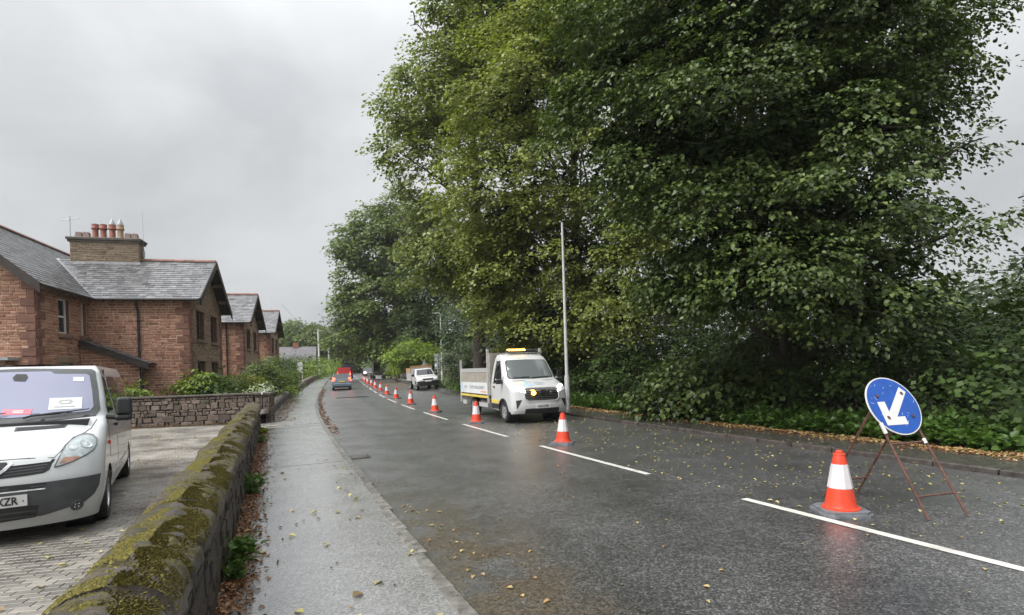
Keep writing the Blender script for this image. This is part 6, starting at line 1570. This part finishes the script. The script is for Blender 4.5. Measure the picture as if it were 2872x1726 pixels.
tree('copper_beech', 'purple-brown copper beech far down the road', (-52, 168), [(950, 985, 160, 6.6, 7.2), (985, 930, 160, 5.2, 6), (905, 985, 175, 7, 6.2), (1000, 860, 155, 3.0, 3.5), (925, 1000, 170, 7, 4.6), (975, 1000, 165, 5.2, 4.2)], L_copper, 30000, .68, 'distant trees', False, .5, .3, sub=.25)
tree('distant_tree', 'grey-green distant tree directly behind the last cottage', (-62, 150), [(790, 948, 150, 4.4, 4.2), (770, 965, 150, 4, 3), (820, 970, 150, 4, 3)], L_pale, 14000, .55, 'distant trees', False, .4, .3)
tree('distant_tree', 'distant tree behind the telegraph poles', (-52, 140), [(855, 950, 140, 4, 4.2), (885, 965, 140, 4, 3.4), (840, 975, 142, 3, 3)], L_oak, 13000, .5, 'distant trees', False, .4, .3)
tree('distant_tree', 'mid-green tree closing the view where the road bends', (-44, 175), [(1015, 1005, 175, 6, 4), (1050, 985, 160, 6, 5), (985, 1025, 190, 5, 2.5), (1085, 1000, 140, 5, 4)], L_oak, 20000, .5, 'distant trees', False, .5, .3)
tree('distant_tree', 'low green trees beside the road end behind the red van', (-58, 185), [(930, 1030, 185, 6, 3), (890, 1035, 180, 5, 2.4), (955, 1036, 200, 6, 2.2)], L_pale, 14000, .5, 'distant trees', False, .4, .3)
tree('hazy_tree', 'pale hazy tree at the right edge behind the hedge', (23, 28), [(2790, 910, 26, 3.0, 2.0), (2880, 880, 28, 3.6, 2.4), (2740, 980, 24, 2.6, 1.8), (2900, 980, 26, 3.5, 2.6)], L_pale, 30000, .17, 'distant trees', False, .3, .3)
# ---- hedge and undergrowth along the footway
def bush(name, label, spec, mat, budget, size, cat='bush', group=None, hexa=False, droop=.4, K=10, sub=.36, raw=None, shell=.4):
    lobes = lobes_of(spec) if raw is None else raw; t = tag(empty(name), label, cat, group); mb = MB()
    for lb in lobes:
        cx, cy, cz, rx, rz_ = lb[:5]; z0 = rz(cy)
        for k in range(4):
            a = random.uniform(0, 6.28); q = Vector((cx + rx * .6 * math.cos(a), cy + rx * .6 * math.sin(a), cz + rz_ * random.uniform(-.2, .7))); g = Vector((cx + random.uniform(-.2, .2), cy + random.uniform(-.2, .2), z0 - .05))
            mb.tube([g, g.lerp(q, .5) + Vector((0, 0, .1)), q], [.03, .02, .008], 5)
    tag(mb.build('stems', M_bark, t, True), kind='stuff'); leaves_mesh('foliage', *crown(lobes, budget, size, K, droop, None, sub, shell), mat, t, hexa); return t
hl = []
for y in np.arange(7.5, 43, 1.35):
    p = P(y, 7.9 + random.uniform(-.3, .5)); h = 1.25 + .35 * math.sin(y * .7) + random.uniform(-.15, .2); hl.append((p.x, p.y, p.z + h * .8, 1.35, h))
    p = P(y + .6, 10.2); hl.append((p.x, p.y, p.z + 1.5, 1.8, 1.8))
bush('hedgerow', 'dense dark ivy-clad hedge along the back of the far footway', None, L_ivy, 104000, .108, 'hedge', None, False, .4, 10, .3, hl, .55)
tl = []
for y in np.arange(4, 66, 2.4):
    p = P(y, 14 + random.uniform(-1, 1)); tl.append((p.x, p.y, p.z + 2.0, 2.3, 2.6))
for y in np.arange(-4, 70, 3.6):
    p = P(y, 21 + random.uniform(-1.5, 1.5)); tl.append((p.x, p.y, p.z + 3.2, 3.4, 3.6))
bush('thicket', 'dark thicket of understorey shrubs behind the hedge', None, L_ivy, 76000, .2, 'thicket', None, False, .4, 10, .3, tl, .35)
bush('lime_shoots', 'big-leaved lime shoots growing low under the overhanging tree', [(1930, 1075, 17.2, .95, .9), (2040, 1085, 16.8, .9, .8), (1860, 1110, 17.6, .8, .6), (2080, 1020, 17.0, .9, .7), (1980, 1020, 17.4, .8, .7)], L_lime, 5200, .15, 'bush', None, True, .35, 8)
bush('willow_bush', 'rounded bright yellow-green bush behind the tipper pick-up', [(1157, 1000, 66, 2.3, 1.7), (1110, 1010, 66, 1.6, 1.2), (1200, 1010, 66, 1.7, 1.3)], L_bright, 9000, .22, 'bush', None, False, .5)
bush('roadside_bush', 'pale green bush between the sign back and the flatbed truck', [(1315, 1010, 40, 1.3, 1.3), (1300, 1045, 40, .8, .7), (1340, 1040, 38, 1.2, 1.0)], L_pale, 7000, .15)
# garden shrubs in front of the cottages
GS = 'shrubs in the cottage gardens'
bush('garden_shrub', 'lime-green broad-leaved shrub in front of the nearest cottage windows', [(563, 1085, 24.5, .38, .5), (582, 1058, 24.5, .22, .25)], L_bright, 700, .14, 'shrub', GS, True, .5, 8)
bush('garden_shrub', 'dark shrub against the corner of the nearest cottage', [(528, 1098, 25, .35, .5), (505, 1112, 24, .25, .2)], L_oak, 1300, .08, 'shrub', GS)
bush('garden_shrub', 'glossy green shrub left of the golden bush', [(615, 1085, 25.5, .6, .6), (600, 1110, 24.5, .6, .4)], L_nettle, 2200, .11, 'shrub', GS)
bush('golden_shrub', 'golden yellow leaved bush in the second garden', [(665, 1070, 28, .75, .5), (690, 1058, 29, .5, .35), (640, 1090, 27, .5, .4)], L_yell, 2600, .11, 'shrub', GS)
bush('garden_shrub', 'large mid-green rounded shrub behind the iron railing', [(735, 1068, 33, 1.0, .75), (700, 1092, 31, .7, .5), (765, 1072, 35, .8, .7), (732, 1048, 34, .7, .45)], L_oak, 9000, .12, 'shrub', GS)
bush('garden_shrub', 'yellowing shrub spilling over the low wall past the railing', [(797, 1068, 41, .8, .9), (812, 1086, 43, .5, .4), (785, 1096, 38, .6, .45)], L_bright, 3600, .12, 'shrub', GS)
bush('garden_shrub', 'grey-green bush in front of the third cottage', [(750, 1030, 44, 1.4, .7), (778, 1035, 46, 1.2, .7)], L_pale, 4500, .15, 'shrub', GS)
bush('white_flower_shrub', 'small pale flowering spray on top of the garden wall corner', [(720, 1095, 22.5, .32, .16), (738, 1088, 23, .28, .16)], leaf_mat('white_petal', [(.45, .5, .36), (.3, .38, .22), (.55, .58, .48)]), 260, .07, 'shrub', GS, True)
bush('garden_hedge', 'clipped hedge lining the left pavement beyond the caravan', [(860, 1045, 88, 2.0, 1.2), (880, 1035, 95, 2.4, 1.6), (905, 1030, 110, 3, 1.8), (830, 1040, 78, 2, 1.0), (925, 1035, 130, 3, 1.6), (895, 1045, 105, 2.4, 1.2)], L_bright, 9000, .25, 'hedge')
bush('garden_hedge', 'dark hedge around the garden of the distant slate-roofed house', [(790, 1030, 80, 2.4, 1.4), (830, 1020, 92, 3, 1.2), (760, 1035, 70, 2, 1.2)], L_dark, 7000, .22, 'hedge')
bush('porch_plant', 'bright leafy plant behind the garden wall near the van mirror', [(362, 1105, 21.3, .38, .28), (372, 1095, 21.3, .25, .2)], L_bright, 500, .1, 'plant', None, True)
# ground cover: nettles and brambles at the foot of the hedge
def strip_plants(name, label, ys, offs, n, h, size, mat, hexa, K=7):
    Y = rng.uniform(ys[0], ys[1], n) if ys[1] - ys[0] < 30 else ys[0] + (ys[1] - ys[0]) * rng.random(n) ** 1.6
    O = offs[0] + (offs[1] - offs[0]) * rng.random(n); C = np.array([tuple(P(float(a), float(b))) for a, b in zip(Y, O)])
    hh = h * (.45 + .75 * rng.random(n)) * (.6 + .55 * np.sin(Y * 1.7 + O) ** 2); C[:, 2] += .02 + hh * .35; D = norm(np.stack([rng.normal(size=n) * .45, rng.normal(size=n) * .45 - .15, np.ones(n)], 1))
    o = leaves_mesh(name, *spray_leaves(C, D, hh * .9, K, size, .35, .3, .3), mat, None, hexa); tag(o, label, 'plants', None, 'stuff'); return o
strip_plants('ground_ivy', 'low green nettles and ivy along the back edge of the far footway', (7.0, 26), (5.95, 7.4), 3900, .5, .11, L_nettle, True, 8)
strip_plants('verge_weeds', 'weeds and rough grass along the far verge by the trucks', (26, 70), (5.8, 8.0), 4200, .55, .14, L_nettle, False)
def grass(name, label, pts, hmin, hmax, mat, w=.012):
    n = len(pts); a = rng.random(n) * 6.283; h = rng.uniform(hmin, hmax, n); lean = rng.normal(size=(n, 2)) * .25; d = np.stack([np.cos(a), np.sin(a), 0 * a], 1) * (w / 2)
    tip = pts + np.stack([lean[:, 0] * h, lean[:, 1] * h, h], 1); V = np.stack([pts - d, pts + d, tip], 1).reshape(-1, 3); F = np.arange(n * 3).reshape(-1, 3)
    me = bpy.data.meshes.new(name); me.from_pydata(V.tolist(), [], F.tolist()); me.materials.append(mat); me.update(); return tag(link(name, me), label, 'grass', None, 'stuff')
L_grass = leaf_mat('grass_blade', [(.06, .12, .015), (.09, .17, .02), (.13, .22, .03)], .3)
gp_ = np.array([tuple(P(float(y), float(o))) for y, o in zip(rng.uniform(30, 68, 14000), rng.uniform(5.7, 7.6, 14000))])
grass('verge_grass', 'bright long grass on the verge around the sign posts', gp_, .12, .5, L_grass, .03)
# weeds at the foot of the boundary wall
for i, (y, h_, n_, lab) in enumerate(((5.05, .30, 26, 'tall leafy weed at the wall foot nearest the camera'), (4.7, .16, 10, 'small low weed just before the tall leafy weed'), (8.1, .34, 30, 'leafy green weed growing midway along the wall foot'), (14.2, .22, 14, 'small weed near the far end of the mossy wall'), (16.4, .2, 16, 'yellowish weed at the far end of the mossy wall'))):
    c = np.array([[wall_x(y) + .09, y, PZ]]); C = np.repeat(c, n_, 0) + rng.normal(size=(n_, 3)) * np.array([.03, .05, .0]); D = norm(np.stack([rng.normal(size=n_) * .3 + .2, rng.normal(size=n_) * .3, np.ones(n_)], 1))
    w = tag(empty('wall_weed', (0, 0, 0)), lab, 'weed', 'weeds at the wall foot'); mb = MB()
    for q, d in zip(C[:6], D[:6]): mb.tube([q, Vector(q) + Vector(d) * h_], [.005, .002], 5)
    mb.build('stems', L_nettle, w); leaves_mesh('leaves', *spray_leaves(C, D, np.full(n_, h_), 7, .055, .15, .3, .2), L_nettle if i != 4 else L_yell, w, True)
# ---- fallen leaves
def litter(name, label, pts, size, mat, flat=.12, hexa=True):
    n = len(pts); a = rng.random(n) * 6.283; ax = np.stack([np.cos(a), np.sin(a), rng.normal(size=n) * .1], 1); nr = norm(UP + rng.normal(size=(n, 3)) * flat)
    s = size * (.5 + 1.0 * rng.random(n)); pts = pts.copy(); pts[:, 2] += .006 + rng.random(n) * .008
    o = leaves_mesh(name, pts, ax, nr, s, mat, None, hexa, .7, .2); tag(o, label, 'leaves', None, 'stuff'); return o
L_fy = leaf_mat('fallen_yellow', [(.36, .29, .08), (.46, .41, .16), (.26, .16, .05), (.42, .39, .22), (.18, .12, .05)], .1)
L_fo = leaf_mat('fallen_orange', [(.13, .06, .028), (.21, .09, .038), (.08, .042, .022), (.28, .15, .07), (.17, .095, .055)], .1)
L_ft = leaf_mat('fallen_tan', [(.3, .2, .08), (.42, .3, .13), (.2, .12, .05), (.46, .38, .16)], .1)
L_fb = leaf_mat('fallen_dark', [(.02, .016, .01), (.04, .025, .015), (.06, .05, .02)], .0)
def PP(ys, os, z): return np.array([tuple(P(float(a), float(b), z)) for a, b in zip(ys, os)])
n = 5200; yy = 2.8 + 15 * rng.random(n) ** 1.3; xx = np.array([wall_x(v) for v in yy]) + .02 + np.abs(rng.normal(size=n)) * .13
litter('wall_foot_litter', 'rusty brown leaf litter heaped along the foot of the mossy wall', np.stack([xx, yy, np.full(n, PZ) + rng.random(n) * .02 * np.exp(-(xx - np.array([wall_x(v) for v in yy])) * 6)], 1), .038, L_fo, .6)
n = 8000; yy = 6.0 + 24 * rng.random(n); oo = 5.7 + rng.normal(size=n) * .12 * (1 + np.sin(yy * 2.1)) + .05 * np.sin(yy * 3.7)
litter('footway_litter', 'golden leaf litter along the back edge of the far footway', PP(yy, oo, PZ + .01), .05, L_ft, .5)
n = 4200; yy = 5.5 + 28 * rng.random(n); oo = 5.6 + rng.normal(size=n) * .22; litter('footway_litter', 'brown leaf litter mixed along the far footway edge', PP(yy, oo, PZ + .008), .06, L_fo, .5)
n = 1000; yy = 5.0 + 16 * rng.random(n) ** .9; oo = np.clip(rng.normal(size=n) * 1.5 + 2.6, .2, 5.5); litter('road_leaves', 'scattered pale yellow leaves on the closed lane', PP(yy, oo, np.where(False, 0, 0) + 0.0) + np.stack([0 * oo, 0 * oo, np.where(oo > 4.2, PZ + .012, 0)], 1), .05, L_fy)
n = 70; yy = 3.4 + 14 * rng.random(n) ** 1.2; oo = rng.uniform(-4.15, .5, n); litter('road_leaves', 'few pale leaves strewn on the open lane', PP(yy, oo, 0.0), .042, L_ft)
n = 60; yy = 3.6 + 6 * rng.random(n); oo = -4.12 + np.abs(rng.normal(size=n)) * .3; litter('gutter_leaves', 'damp leaves gathered in the channel by the near kerb', PP(yy, oo, 0.0), .045, L_ft)
n = 55; yy = 3.2 + 9 * rng.random(n) ** 1.3; oo = rng.uniform(-6.0, -4.4, n); litter('pavement_leaves', 'few yellow leaves lying on the wet pavement', PP(yy, oo, PZ), .07, L_fy)
n = 55; yy = 3.2 + 10 * rng.random(n); oo = rng.uniform(-6.05, -4.4, n); litter('pavement_debris', 'small dark leaf fragments on the wet pavement', PP(yy, oo, PZ), .035, L_fb)
n = 700; yy = 18 + 36 * rng.random(n); oo = -4.12 + np.abs(rng.normal(size=n)) * .1; litter('gutter_leaves', 'brown leaves along the far left channel', PP(yy, oo, 0.0), .09, L_fo)
n = 500; yy = 22.6 + 16 * rng.random(n); oo = -5.95 + np.abs(rng.normal(size=n)) * .3; litter('pavement_leaves', 'orange leaves in front of the low roadside wall', PP(yy, oo, PZ), .08, L_fo)
n = 130; yy = 3.0 + 14 * rng.random(n); xx = np.array([wall_x(v) for v in yy]) - .6 - rng.random(n) * 2.5; litter('drive_leaves', 'few leaves on the brick drive', np.stack([xx, yy, np.full(n, DZ + .004)], 1), .06, L_fy)
n = 900; xx = rng.uniform(-19, -9.8, n); litter('drive_leaves', 'orange leaves at the foot of the garden wall', np.stack([xx, 20.75 + (xx + 9.75) * .144 - .06 - np.abs(rng.normal(size=n)) * .1, np.full(n, DZ + .004)], 1), .07, L_fo)
# ---- damp air: thin haze box round the whole scene
t = bpy.data.materials.new('damp_air'); t.use_nodes = True; nt = t.node_tree; nt.nodes.clear()
o_ = nt.nodes.new('ShaderNodeOutputMaterial'); v_ = nt.nodes.new('ShaderNodeVolumePrincipled')
v_.inputs['Color'].default_value = (.93, .95, .97, 1); v_.inputs['Density'].default_value = .0003; nt.links.new(v_.outputs[0], o_.inputs['Volume'])
hz = MB().box((-20, 130, 19.5), (460, 420, 43)).build('haze', t); tag(hz, 'thin rainy haze hanging over the whole road', 'haze', None, 'stuff')
